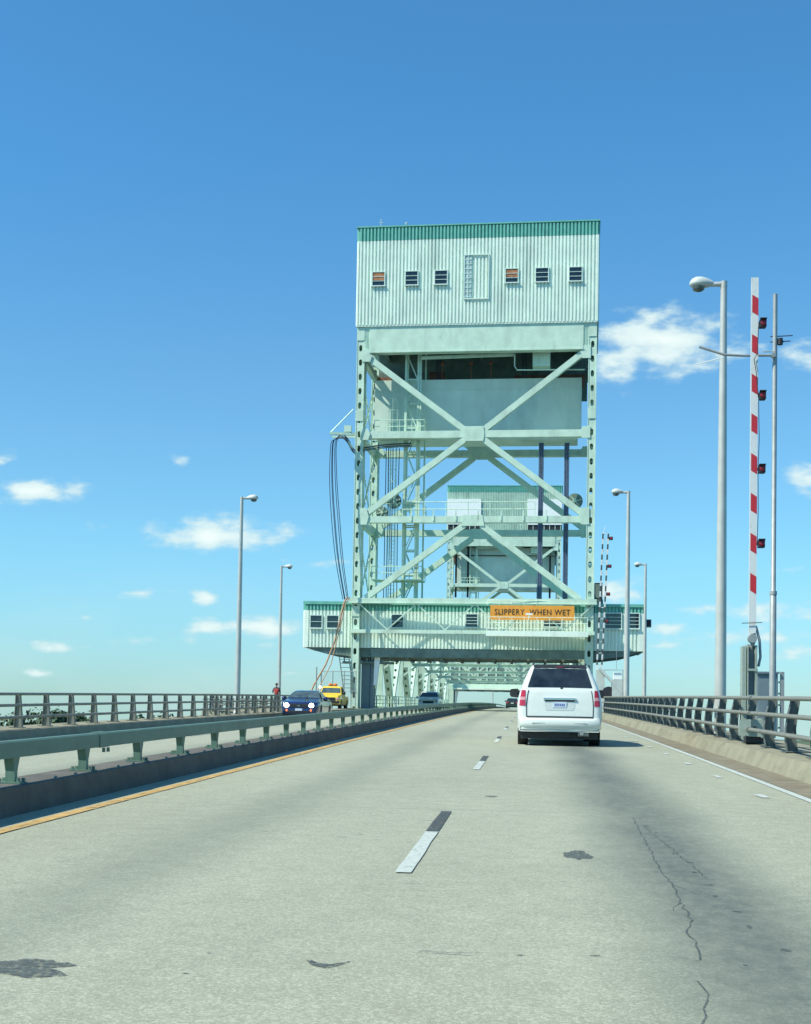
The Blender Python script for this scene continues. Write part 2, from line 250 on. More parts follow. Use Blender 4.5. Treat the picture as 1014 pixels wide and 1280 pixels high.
# ------------------------------------------------------------------ helpers
def rz(y): return 0.0206*y - 3e-5*y*y
RZ = rz
class MB:
    def __init__(s): s.v = []; s.f = []; s.m = []
    def add(s, vs, fs, mi=0):
        b = len(s.v); s.v += [tuple(p) for p in vs]; s.f += [tuple(b+i for i in f) for f in fs]; s.m += [mi]*len(fs)
    def box(s, x0, x1, y0, y1, z0, z1, mi=0):
        v = [(x, y, z) for z in (z0, z1) for y in (y0, y1) for x in (x0, x1)]
        s.add(v, [(0, 2, 3, 1), (4, 5, 7, 6), (0, 1, 5, 4), (2, 6, 7, 3), (0, 4, 6, 2), (1, 3, 7, 5)], mi); return s
    def beam(s, p, q, w, h, up=(0, 0, 1), mi=0):
        p, q = Vector(p), Vector(q); d = (q-p).normalized(); up = Vector(up)
        a = d.cross(up)
        if a.length < 1e-4: a = d.cross(Vector((0, 1, 0)))
        a.normalize(); b = a.cross(d).normalized()
        v = [e + a*(w/2*i) + b*(h/2*j) for e in (p, q) for i, j in ((-1, -1), (1, -1), (1, 1), (-1, 1))]
        s.add(v, [(0, 1, 2, 3), (7, 6, 5, 4), (0, 4, 5, 1), (1, 5, 6, 2), (2, 6, 7, 3), (3, 7, 4, 0)], mi); return s
    def hbeam(s, p, q, w, h, up=(0, 0, 1), t=.05, mi=0):      # two flanges and a web: flanges stand off along 'a', web between
        p, q = Vector(p), Vector(q); d = (q-p).normalized(); a = d.cross(Vector(up)).normalized(); b = a.cross(d)
        for sgn in (-1, 1):
            o = b*(sgn*(h/2-t/2)); s.beam(p+o, q+o, w, t, up, mi)
        s.beam(p, q, t, h-2*t-.004, up, mi); return s
    def tube(s, pts, r, n=8, mi=0, cap=True):
        pts = [Vector(p) for p in pts]; rr = r if isinstance(r, (list, tuple)) else [r]*len(pts)
        vs = []; fs = []; prev = None
        for i, p in enumerate(pts):
            d = (pts[min(i+1, len(pts)-1)] - pts[max(i-1, 0)]).normalized()
            if prev is None:
                a = d.cross(Vector((0, 0, 1)))
                if a.length < 1e-3: a = d.cross(Vector((0, 1, 0)))
            else: a = prev - d*prev.dot(d)
            a.normalize(); prev = a; b = d.cross(a)
            for k in range(n):
                t = 2*math.pi*k/n; vs.append(p + a*(rr[i]*math.cos(t)) + b*(rr[i]*math.sin(t)))
        for i in range(len(pts)-1):
            for k in range(n):
                k2 = (k+1) % n; fs.append((i*n+k, i*n+k2, (i+1)*n+k2, (i+1)*n+k))
        if cap: fs.append(tuple(range(n))[::-1]); fs.append(tuple((len(pts)-1)*n+k for k in range(n)))
        s.add(vs, fs, mi); return s
    def lathe(s, c, axis, prof, n=24, mi=0):                   # prof: (along, radius)
        ax = Vector(axis).normalized(); a = ax.cross(Vector((0, 0, 1)))
        if a.length < 1e-3: a = ax.cross(Vector((0, 1, 0)))
        a.normalize(); b = ax.cross(a); c = Vector(c); vs = []; fs = []
        for t, r in prof:
            for k in range(n):
                w = 2*math.pi*k/n; vs.append(c + ax*t + a*(r*math.cos(w)) + b*(r*math.sin(w)))
        for i in range(len(prof)-1):
            for k in range(n):
                k2 = (k+1) % n; fs.append((i*n+k, i*n+k2, (i+1)*n+k2, (i+1)*n+k))
        fs.append(tuple(range(n))[::-1]); fs.append(tuple((len(prof)-1)*n+k for k in range(n)))
        s.add(vs, fs, mi); return s
    def prism(s, poly, axis, a0, a1, mi=0):                    # poly in the two other axes
        def P(u, v, w): return {'x': (w, u, v), 'y': (u, w, v), 'z': (u, v, w)}[axis]
        n = len(poly); v = [P(u, w, a0) for u, w in poly] + [P(u, w, a1) for u, w in poly]
        s.add(v, [tuple(range(n))[::-1], tuple(range(n, 2*n))] + [(i, (i+1) % n, n+(i+1) % n, n+i) for i in range(n)], mi); return s
    def build(s, name, mats, parent=None, smooth=None, loc=None):
        me = bpy.data.meshes.new(name); off = Vector(parent['o_']) if parent is not None and 'o_' in parent.keys() else Vector((0, 0, 0))
        if loc is not None: off = Vector(loc)
        me.from_pydata([tuple(Vector(p)-off) for p in s.v], [], s.f)
        if not isinstance(mats, (list, tuple)): mats = [mats]
        for m in mats: me.materials.append(M[m] if isinstance(m, str) else m)
        me.polygons.foreach_set('material_index', s.m)
        bm = bmesh.new(); bm.from_mesh(me); bmesh.ops.recalc_face_normals(bm, faces=bm.faces); bm.to_mesh(me); bm.free()
        if smooth is not None:
            me.polygons.foreach_set('use_smooth', [True]*len(me.polygons)); me.set_sharp_from_angle(angle=R(smooth))
        me.update()
        o = bpy.data.objects.new(name, me); sc.collection.objects.link(o)
        if parent is not None: o.parent = parent; 
        if loc is not None and parent is None: o.location = loc
        return o
def thing(name, label, cat, loc=(0, 0, 0), rotz=0, group=None, local=False):
    # parts of a thing are written in world coordinates unless local=True; o_ is removed at the end
    o = bpy.data.objects.new(name, None); sc.collection.objects.link(o); o.empty_display_size = .3
    o.location = loc; o.rotation_euler = (0, 0, rotz); o['label'] = label; o['category'] = cat
    if group: o['group'] = group
    if not local: o['o_'] = tuple(loc)
    return o
def sub(parent_obj, child):                                     # re-parent a mesh under another part of the same thing
    child.parent = parent_obj; return child
def struct(o, kind='structure'): o['kind'] = kind; return o
def tag(o, label, cat, group=None):
    o['label'] = label; o['category'] = cat
    if group: o['group'] = group
    return o
def text_mesh(s, size, loc, depth=.02, mat_='black', name='lettering', parent=None, space=1.0, rotz=0, flipx=1):
    cu = bpy.data.curves.new('t', 'FONT'); cu.body = s; cu.size = size; cu.extrude = depth; cu.align_x = 'CENTER'; cu.align_y = 'CENTER'; cu.space_character = space
    t = bpy.data.objects.new('t', cu); sc.collection.objects.link(t)
    bpy.context.view_layer.update(); dg = bpy.context.evaluated_depsgraph_get()
    me = bpy.data.meshes.new_from_object(t.evaluated_get(dg)); bpy.data.objects.remove(t); bpy.data.curves.remove(cu)
    off = Vector(parent['o_']) if parent is not None and 'o_' in parent.keys() else Vector((0, 0, 0))
    me.transform(Matrix.Translation(Vector(loc)-off) @ Matrix.Rotation(rotz, 4, 'Z') @ Matrix.Rotation(R(90), 4, 'X'))
    me.materials.clear(); me.materials.append(M[mat_])
    o = bpy.data.objects.new(name, me); sc.collection.objects.link(o); o.parent = parent; return o
def ystrip(mb, x0, x1, y0, y1, dz, step=4.0, wob=0, mi=0, d0=0, d1=0):      # flat strip that follows the road surface
    n = max(1, int(math.ceil((y1-y0)/step))); vs = []; fs = []
    for i in range(n+1):
        y = y0+(y1-y0)*i/n; a, b = (random.uniform(-wob, wob), random.uniform(-wob, wob)) if wob else (0, 0)
        vs += [(x0+a, y, rz(y)+dz+d0), (x1+b, y, rz(y)+dz+d1)]
    for i in range(n): fs.append((2*i, 2*i+1, 2*i+3, 2*i+2))
    mb.add(vs, fs, mi)
def ysweep(mb, poly, y0, y1, step=4.0, mi=0):                   # cross-section (x, dz) swept along the road
    n = max(1, int(math.ceil((y1-y0)/step))); k = len(poly); vs = []; fs = []
    for i in range(n+1):
        y = y0+(y1-y0)*i/n; vs += [(x, y, rz(y)+z) for x, z in poly]
    for i in range(n):
        for j in range(k):
            j2 = (j+1) % k; fs.append((i*k+j, i*k+j2, (i+1)*k+j2, (i+1)*k+j))
    fs += [tuple(range(k))[::-1], tuple(n*k+j for j in range(k))]
    mb.add(vs, fs, mi)

# ------------------------------------------------------------------ setting: river, banks, deck, kerbs, markings
b = MB(); b.lathe((0, 0, -21.2), (0, 0, 1), [(0, 2300), (.2, 2300)], 96); struct(b.build('river', 'water'))
def bank(name, pts, z):
    b = MB(); b.add([(x, y, z) for x, y in pts], [tuple(range(len(pts)))]); return struct(b.build(name, 'land'))
bank('land', [(-900, 470), (-260, 470), (-120, 620), (-60, 1100), (200, 1000), (700, 700), (1300, 900), (1200, 1700), (0, 2200), (-1300, 1500)], -20.6)

DL = -.20                                                        # the oncoming roadway falls away to the left
def cz(x): return DL*max(0, min(1, (-5.1-x)/8.1))
b = MB(); ystrip(b, -4.9, 3.62, -12, 1170, 0, 3.0); struct(b.build('road', 'road'))
b = MB(); ystrip(b, -13.3, -5.1, -12, 1170, 0, 3.0, 0, 0, DL, 0); struct(b.build('road', 'road'))
b = MB(); ysweep(b, [(-14.2, -.22), (-14.2, -.9), (5.35, -.7), (5.35, -.02), (-5.0, -.02)], -12, 1170, 6); struct(b.build('bridge_deck', 'kerb'))
# side platforms in front of the tower
b = MB()
for x0, x1 in ((-19.8, -14.21), (5.36, 9.3)):
    xs = (x1, x0) if x0 < 0 else (x0, x1)
    pl = [(xs[0], 76), (xs[1], 81), (xs[1], 104.2), (xs[0], 104.2)]
    v = [(x, y, rz(y)+dz) for dz in (-.7, 0.0) for x, y in pl]
    b.add(v, [(3, 2, 1, 0), (4, 5, 6, 7)] + [(i, (i+1) % 4, 4+(i+1) % 4, 4+i) for i in range(4)])
struct(b.build('side_platform', 'kerb'))
b = MB(); ystrip(b, 3.27, 3.80, -12, 400, .006, 3.0); struct(b.build('shoulder', 'shoulder'))
b = MB(); ysweep(b, [(3.80, -.01), (3.92, .26), (4.75, .28), (5.3, .28), (5.3, -.01)], -12, 400, 3); struct(b.build('kerb', 'kerb'))
b = MB(); ysweep(b, [(-12.72, -.21), (-12.82, .06), (-13.6, .08), (-14.1, .08), (-14.1, -.21)], -12, 400, 3); struct(b.build('kerb', 'kerb'))

b = MB(); ystrip(b, 3.14, 3.25, -12, 330, .008, 1.5, .006); struct(b.build('lane_marking', 'white_mark'))
b = MB(); ystrip(b, -4.27, -4.13, -12, 330, .008, 1.2, .008); struct(b.build('lane_marking', 'yellow_mark'))
b = MB(); ystrip(b, -5.66, -5.52, -12, 330, .008, 1.5, .008, 0, cz(-5.66), cz(-5.52)); struct(b.build('lane_marking', 'yellow_mark'))
for k in range(-1, 26):
    y = 8.8 + 12.0*k
    if y > 0:
        b = MB(); ystrip(b, -.855, -.75, y, y+2.6, .008, .4, .004); struct(b.build('lane_marking', 'white_mark'))
        b = MB(); ystrip(b, -.855, -.75, y+2.61, y+4.6, .008, .4, .004); struct(b.build('lane_marking', 'black_tape'))
    b = MB(); ystrip(b, -9.1, -8.98, y+3, y+5.6, .008, .5, .004, 0, cz(-9.1), cz(-8.98)); struct(b.build('lane_marking', 'white_mark'))
for k in range(7):
    y = 16.2 + 3.05*k*1.25
    b = MB(); ystrip(b, 2.70, 2.80, y, y+.55, .008, .3, .01); struct(b.build('lane_marking', 'white_mark'))
def patch(cx, cy, rx_, ry_, seed, name='asphalt_patch', bend=0):
    rnd = random.Random(seed); n = 30; pts = []
    ph = [rnd.uniform(0, 6.28) for _ in range(6)]
    for i in range(n):
        t = 2*math.pi*i/n; w = 1 + sum(.16/(k+1)**.6*math.sin((k+2)*t+ph[k]) for k in range(6)) + rnd.uniform(-.13, .13)
        x = cx+rx_*math.cos(t)*w; y = cy+ry_*math.sin(t)*w + bend*((x-cx)/rx_)**2*ry_
        pts.append((x, y, rz(y)+.003))
    yc = cy; b = MB(); b.add(pts+[(cx, yc, rz(yc)+.0031)], [(i, (i+1) % n, n) for i in range(n)]); return struct(b.build(name, 'patch'))
patch(.36, 10.06, .085, .30, 3); patch(-.86, 5.79, .085, .045, 11, bend=2.2); patch(-2.08, 5.55, .20, .16, 5)
patch(-.42, 15.5, .06, .12, 8)
for i in range(26):
    rnd = random.Random(100+i); patch(rnd.uniform(-2.6, 2.4), 5.2+rnd.random()**1.6*14, rnd.uniform(.008, .022), rnd.uniform(.006, .014), 200+i)
for i in range(13):                                             # broken scrapes beside the crack
    rnd = random.Random(40+i); t = i/12; patch(1.06+.10*t+rnd.uniform(-.04, .04), 13-6.4*t+rnd.uniform(-.1, .1), rnd.uniform(.012, .030), rnd.uniform(.012, .05), 300+i)
def crack(pts, w):
    rnd = random.Random(5); L = []
    for (x0, y0), (x1, y1) in zip(pts, pts[1:]):
        n = max(2, int(abs(y1-y0)/.09))
        for i in range(n): L.append((x0+(x1-x0)*i/n+rnd.uniform(-.012, .012), y0+(y1-y0)*i/n))
    vs = []; fs = []
    for x, y in L:
        h = w*rnd.uniform(.5, 1.3)/2; vs += [(x-h, y, rz(y)+.0032), (x+h, y, rz(y)+.0032)]
    for i in range(len(L)-1): fs.append((2*i, 2*i+1, 2*i+3, 2*i+2))
    b = MB(); b.add(vs, fs); return struct(b.build('road_crack', 'patch'))
crack([(.99, 13.2), (.96, 11.9), (.93, 10.6), (.89, 9.7), (.90, 8.6), (.87, 7.9), (.86, 7.3), (.80, 6.9), (.80, 6.55), (.76, 6.2), (.73, 6.12)], .010)
crack([(.87, 7.9), (.80, 7.7), (.77, 7.45)], .006)
crack([(.90, 8.6), (.97, 8.35), (1.0, 8.1)], .006)
crack([(.76, 6.2), (.69, 6.25), (.62, 6.22)], .006)
crack([(1.02, 12.4), (1.08, 11.2), (1.12, 10.0), (1.15, 8.9)], .009)
crack([(.70, 5.75), (.71, 5.5), (.66, 5.25), (.64, 5.0), (.62, 4.7)], .009)

# ------------------------------------------------------------------ median barrier and guardrail
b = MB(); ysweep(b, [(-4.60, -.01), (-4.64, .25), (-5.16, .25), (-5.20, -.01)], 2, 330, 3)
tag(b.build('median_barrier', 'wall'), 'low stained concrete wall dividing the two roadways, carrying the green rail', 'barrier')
mg = thing('median_guardrail', 'green steel beam guardrail on tapered posts along the median wall', 'guardrail', (-4.9, 2, 0))
b = MB(); ysweep(b, [(-4.80, .495), (-4.80, .64), (-4.82, .655), (-4.90, .655), (-4.92, .64), (-4.92, .495)], 2, 330, 2.5); b.build('rail_beam', 'medrail', mg)
def med_post(y):
    z = rz(y)+.25; b = MB(); t = .016
    for x0, x1 in ((-4.835, -4.835+t), (-4.91, -4.91+t)):        # flanges, flaring towards the top
        v = []
        for zz, hw in ((0, .034), (.12, .036), (.245, .088)): v += [(x0, y-hw, z+zz), (x1, y-hw, z+zz), (x1, y+hw, z+zz), (x0, y+hw, z+zz)]
        f = [(3, 2, 1, 0), (8, 9, 10, 11)]
        for k in range(2):
            for j in range(4): f.append((4*k+j, 4*k+(j+1) % 4, 4*k+4+(j+1) % 4, 4*k+4+j))
        b.add(v, f)
    # web plates on both ends, tapering with the flanges
    for sgn in (-1, 1):
        v = [(-4.90, y+sgn*.033, z), (-4.836, y+sgn*.033, z), (-4.90, y+sgn*.035, z+.12), (-4.836, y+sgn*.035, z+.12), (-4.90, y+sgn*.083, z+.244), (-4.836, y+sgn*.083, z+.244)]
        b.add(v, [(0, 1, 3, 2), (2, 3, 5, 4)])
    b.box(-4.99, -4.74, y-.085, y+.085, z, z+.014)
    for bx in (-4.77, -4.96):
        for by in (-.065, .065): b.box(bx-.014, bx+.014, y+by-.014, y+by+.014, z+.014, z+.05)
    return b
ys_ = [10.4+2.075*k for k in range(-3, 90)]
for y in ys_: med_post(y).build('post', 'medrail', mg)
for y in ys_[:26]:
    for d in (.75, 1.35): b = MB(); b.lathe((-4.70, y+d, rz(y+d)+.25), (0, 0, 1), [(0, .022), (.018, .02), (.03, .008)], 8); b.build('anchor_bolt', 'rail', mg)
for y in (14.9, 40, 65):
    b = MB()                                       # splice sleeves of the beam
    ysweep(b, [(-4.79, .49), (-4.79, .645), (-4.82, .664), (-4.90, .664), (-4.93, .645), (-4.93, .49)], y, y+.32, .3)
    for d in (.08, .24): b.box(-4.79, -4.76, y+d-.015, y+d+.015, rz(y)+.44, rz(y)+.49)
    b.build('splice_sleeve', 'medrail', mg)

# ------------------------------------------------------------------ outer railings
def railing(side, label, y0, y1, first, flare=None):
    X = 4.2 if side > 0 else -13.2
    LZ = 0 if side > 0 else DL
    rz = lambda y: RZ(y)+LZ
    t = thing('bridge_railing', label, 'railing', (X, y0, 0), group='railings along the bridge edges')
    def pth(dz, off):
        pts = []
        y = y0
        while y < y1-.01: pts.append((X+off*side, y, rz(y)+dz)); y += 2.075
        pts.append((X+off*side, y1, rz(y1)+dz))
        if flare: pts += [(fx_+off*side, fy_, rz(fy_)+dz) for fx_, fy_ in flare]
        return pts
    for dz, off in ((1.165, .02), (.875, -.01), (.565, -.035)):
        b = MB(); p = pth(dz, off)
        # flattened tube: two tubes side by side read as the oval section
        n = 10; vs = []; fs = []
        for q in p:
            for k in range(n):
                a = 2*math.pi*k/n; vs.append((q[0]+.055*math.cos(a), q[1], q[2]+.040*math.sin(a)))
        for i in range(len(p)-1):
            for k in range(n): fs.append((i*n+k, i*n+(k+1) % n, (i+1)*n+(k+1) % n, (i+1)*n+k))
        fs += [tuple(range(n)), tuple((len(p)-1)*n+k for k in range(n))]
        b.add(vs, fs); b.build('rail', 'rail', t, 50)
    spots = [(X, y) for y in [first+2.06*k for k in range(-12, 90)] if y0 < y < y1]
    if flare:
        chain = [(X, y1)]+list(flare)
        for (xa, ya), (xb, yb) in zip(chain, chain[1:]):
            n = int(math.hypot(xb-xa, yb-ya)/2.06)
            spots += [(xa+(xb-xa)*(k+.5)/max(n, 1), ya+(yb-ya)*(k+.5)/max(n, 1)) for k in range(n)]
    for (x, y) in spots[:100]:
        z = rz(y)+.27; s = side; b = MB()
        fr = [(.02, 0), (-.005, .18), (-.01, .40), (.03, .65), (.07, .80), (.085, .90)]   # curved roadside flange
        bk = [(.19, 0), (.155, .18), (.145, .40), (.175, .65), (.20, .80), (.21, .90)]
        if side < 0: fr = [(-.01, 0), (.01, .30), (.04, .60), (.07, .90)]; bk = [(.20, 0), (.185, .30), (.175, .60), (.17, .90)]
        def plate(line, th, hw):
            vs = []; fs = []
            for o_, h in line:
                for dx in (0, th):
                    for dy in (-hw, hw): vs.append((x+s*(o_+dx), y+dy, z+h))
            for i in range(len(line)-1):
                for a, c in ((0, 1), (1, 3), (3, 2), (2, 0)): fs.append((4*i+a, 4*i+c, 4*i+4+c, 4*i+4+a))
            k = 4*(len(line)-1); fs += [(0, 1, 3, 2), (k, k+2, k+3, k+1)]; b.add(vs, fs)
        plate(fr, .014, .062); plate(bk, .014, .062)
        vs = []; fs = []
        for (f_, h), (k_, _) in zip(fr, bk):
            for dy in (-.012, .012): vs += [(x+s*(f_+.014), y+dy, z+h), (x+s*k_, y+dy, z+h)]
        for i in range(len(fr)-1):
            for a, c in ((0, 1), (2, 3)): fs.append((4*i+a, 4*i+c, 4*i+4+c, 4*i+4+a))
        b.add(vs, fs)
        for h_ in (.30, .61): b.box(x+s*.0-.05, x+s*.0+.05, y-.03, y+.03, z+h_-.035, z+h_-.01)
        b.box(min(x-s*.06, x+s*.33), max(x-s*.06, x+s*.33), y-.10, y+.10, z+.011, z+.03)
        b.build('post', 'post' if side > 0 else 'rail', t)
    return t
railing(-1, 'long outer railing of three tubes along the far left side of the oncoming roadway', 20, 74, 34.5, [(-19.5, 80), (-19.5, 103.5)])
railing(1, 'outer railing of three tubes with dark curved posts along the right side kerb', 6, 26.2, 22.9-2.06*8)
railing(1, 'outer railing of three tubes running from the gate post past the white minivan', 26.45, 80, 27.1, [(9.0, 86), (9.0, 103.5)])

# ------------------------------------------------------------------ street lamps
def street_lamp(x, y, ztop, side, label, r0=.14, far=False):
    zb = rz(y)-.1
    t = thing('street_lamp', label, 'street lamp', (x, y, zb), group='tall aluminium street lamps along the bridge')
    MB().tube([(x, y, zb), (x, y, zb+.35), (x, y, zb+3), (x, y, ztop)], [r0*1.04, r0, r0*.92, r0*.55], 18).build('pole', 'alu', t, 40)
    b = MB(); b.lathe((x, y, zb), (0, 0, 1), [(0, r0*1.9), (.05, r0*1.9), (.06, r0*1.35), (.22, r0*1.25), (.26, r0)], 18); b.build('base', 'alu', t, 40)
    b = MB(); b.tube([(x-side*.06, y, ztop-.03), (x+side*.18, y, ztop-.03), (x+side*.42, y, ztop-.04)], [.065, .06, .05], 10); b.tube([(x, y, ztop-.12), (x, y, ztop+.04)], .085, 10); b.build('arm', 'alu', t, 40)
    # cobra head: closed shell with a flat lens below
    vs = []; fs = []; n = 16; prof = [(.30, .05, .05), (.38, .09, .085), (.52, .15, .13), (.68, .19, .16), (.84, .19, .155), (.96, .14, .11), (1.02, .06, .05)]
    for o_, w, h in prof:
        for k in range(n):
            a = 2*math.pi*k/n; hz = math.sin(a)*h*(1.15 if math.sin(a) > 0 else .65); vs.append((x+side*o_*.82, y+math.cos(a)*w, ztop-.04+hz+.02))
    for i in range(len(prof)-1):
        for k in range(n): fs.append((i*n+k, i*n+(k+1) % n, (i+1)*n+(k+1) % n, (i+1)*n+k))
    fs += [tuple(range(n)), tuple((len(prof)-1)*n+k for k in range(n))]
    b = MB(); b.add(vs, fs); h = b.build('lamp_head', 'lamp', t, 50)
    b = MB(); b.lathe((x+side*.62, y, ztop-.10), (0, 0, -1), [(0, .155), (.05, .15), (.095, .11), (.11, .05)], 16)
    l = b.build('lens', 'lamp_glass', t, 50); sub(h, l)
street_lamp(4.66, 34, 12.15, -1, 'nearest aluminium street lamp, behind the right railing left of the striped gate arm', .145)
street_lamp(4.74, 68, 12.65, -1, 'street lamp behind the right railing, in front of the right end of the bridge house', .15)
street_lamp(8.43, 102, 12.95, -1, 'farthest lamp on the right, beside the right end wall of the bridge house', .15)
street_lamp(-14.8, 68, 12.3, 1, 'taller-looking lamp behind the left railing, left of the blue car', .15)
street_lamp(-19.0, 102, 12.6, 1, 'farther lamp on the left, standing just above the blue car', .15)
for x, y, l in ((-14.8, 262, 'left one of two distant lamps seen through the portal beyond the second tower'), (-8.2, 300, 'right one of two distant lamps seen through the portal beyond the second tower')):
    street_lamp(x, y, rz(y)+9, 1, l, .16)

# ------------------------------------------------------------------ steel tower
XL, XR = -13.97, 4.73
def hplate(b, o, u, v, W, L, pitch, hw, hh, t=.03, n=12, mi=0, skip=()):
    o, u, v = Vector(o), Vector(u).normalized(), Vector(v).normalized(); nn = u.cross(v); N_ = max(1, round(L/pitch)); p = L/N_
    for c in range(N_):
        c0 = o + v*(c*p)
        if c in skip:
            b.add([c0, c0+u*W, c0+u*W+v*p, c0+v*p], [(0, 1, 2, 3)], mi); continue
        ctr = c0 + u*(W/2) + v*(p/2); ring = []; rect = []; rin = []
        for k in range(n):
            a = 2*math.pi*(k+.5)/n; ca, sa = math.cos(a), math.sin(a)
            e = Vector((max(-1, min(1, ca*1.25))*hw/2, (math.copysign(min(1, abs(sa)*1.0), sa))*hh/2, 0))
            q = ctr + u*e.x + v*e.y; ring.append(q); rin.append(q - nn*t)
            m_ = max(abs(ca)/(W/2), abs(sa)/(p/2)); rect.append(ctr + u*(ca/m_) + v*(sa/m_))
        vs = ring+rect+rin; fs = []
        for k in range(n):
            k2 = (k+1) % n; fs += [(k, k2, n+k2, n+k), (2*n+k, 2*n+k2, k2, k)]
        b.add(vs, fs, mi)
        cor = [ctr+u*(i*W/2)+v*(j*p/2) for i, j in ((1, 1), (-1, 1), (-1, -1), (1, -1))]
        for q in cor:                                           # fill corner triangles
            d = sorted(range(n), key=lambda k: (rect[k]-q).length)[:2]
            b.add([rect[d[0]], q, rect[d[1]]], [(0, 1, 2)], mi)
def leg_mesh(x0, x1, y0, y1, z0, z1):
    b = MB(); W = x1-x0; D = y1-y0; e = .001
    hplate(b, (x0, y0, z0), (1, 0, 0), (0, 0, 1), W, z1-z0, 1.12, .25, .52)
    hplate(b, (x1, y1, z0), (-1, 0, 0), (0, 0, 1), W, z1-z0, 1.12, .25, .52)
    hplate(b, (x1-e, y0, z0), (0, 1, 0), (0, 0, 1), D, z1-z0, 2.24, .30, .60)
    hplate(b, (x0+e, y1, z0), (0, -1, 0), (0, 0, 1), D, z1-z0, 2.24, .30, .60)
    for x in (x0, x1):                                          # edge angles
        for y in (y0, y1):
            b.box(x-.03, x+.03, y-.03, y+.03, z0, z1)
    return b
def splice(b, x0, x1, y, z, h):
    b.box(x0-.02, x1+.02, y-.06, y-.032, z-h/2, z+h/2)
def rib_wall(b, p0, p1, z0, z1, pitch, depth, mi=0, outward=(0, -1)):
    (xa, ya), (xb, yb) = p0, p1; L = math.hypot(xb-xa, yb-ya); n = max(1, round(L/pitch)); p = L/n
    ux_, uy_ = (xb-xa)/L, (yb-ya)/L; ox, oy = outward; line = []
    for i in range(n):
        for t, d in ((0, 0), (.36, 0), (.44, depth), (.92, depth)):
            s_2 = (i+t)*p; line.append((xa+ux_*s_2+ox*d, ya+uy_*s_2+oy*d))
    line.append((xb, yb)); k = len(line)
    vs = [(x, y, z0) for x, y in line]+[(x, y, z1) for x, y in line]
    b.add(vs, [(i, i+1, k+i+1, k+i) for i in range(k-1)], mi)
def window(parent, x0, x1, z0, z1, y, label=None, louvers=3, boarded=False, name='window'):
    fr = MB(); t = .07
    fr.box(x0-t, x1+t, y-.10, y-.02, z0-t, z0); fr.box(x0-t, x1+t, y-.10, y-.02, z1, z1+t)
    fr.box(x0-t, x0, y-.10, y-.02, z0, z1); fr.box(x1, x1+t, y-.10, y-.02, z0, z1)
    fr.box(x0-t-.04, x1+t+.04, y-.16, y-.101, z0-t-.03, z0-.02)
    fr.box(x0, x1, y-.03, y+.06, z0, z1, 1)
    for k in range(louvers):
        zz = z0+(z1-z0)*(k+1)/(louvers+1); fr.beam((x0, y-.07, zz), (x1, y-.07, zz), .05, .035)
    if boarded: fr.box(x0+.02, x1-.02, y-.06, y-.035, z0+(z1-z0)*.40, z1-.02, 2)
    w = fr.build(name, ['sash', 'glass', 'wood'], parent)
    if label: w['label'] = label
    return w
def railrun(b, pts, h=1.0, sp=1.5, r=.025, mids=1):
    for (p, q) in zip(pts, pts[1:]):
        p, q = Vector(p), Vector(q); L = (q-p).length; n = max(1, round(L/sp))
        for k in range(mids+1):
            z = Vector((0, 0, h*(k+1)/(mids+1))); b.tube([p+z, q+z], r, 5)
        for k in range(n+1):
            a = p+(q-p)*k/n; b.tube([a, a+Vector((0, 0, h))], r, 5)
def ladder_cage(x, y, z0, z1, w=.42):
    b = MB()
    for dx in (-w/2, w/2): b.tube([(x+dx, y, z0), (x+dx, y, z1)], .025, 5)
    z = z0
    while z < z1: b.tube([(x-w/2, y, z), (x+w/2, y, z)], .014, 4); z += .3
    z = z0+1.5
    while z < z1:
        b.tube([(x-w*.75, y, z), (x-w*.85, y-.4, z), (x-w*.4, y-.72, z), (x+w*.4, y-.72, z), (x+w*.85, y-.4, z), (x+w*.75, y, z)], .018, 4); z += .95
    for dx, dy in ((-w*.85, -.4), (w*.85, -.4), (0, -.74)): b.tube([(x+dx, y+dy, z0+1.5), (x+dx, y+dy, z1)], .014, 4)
    return b
def sheave(parent, x, y, z, r):
    b = MB(); b.lathe((x, y-.08, z), (0, 1, 0), [(0, r), (.05, r), (.05, r*.82), (.11, r*.82), (.11, r), (.16, r)], 22)
    for k in range(6):
        a = math.pi*k/3+.2
        b.beam((x, y-.12, z), (x+math.cos(a)*r*.9, y-.12, z+math.sin(a)*r*.9), .06, .05, (0, 1, 0), 1)
    b.lathe((x, y-.2, z), (0, 1, 0), [(0, r*.22), (.3, r*.22)], 12, 1)
    return b.build('sheave', ['under', 'green'], parent, 40)

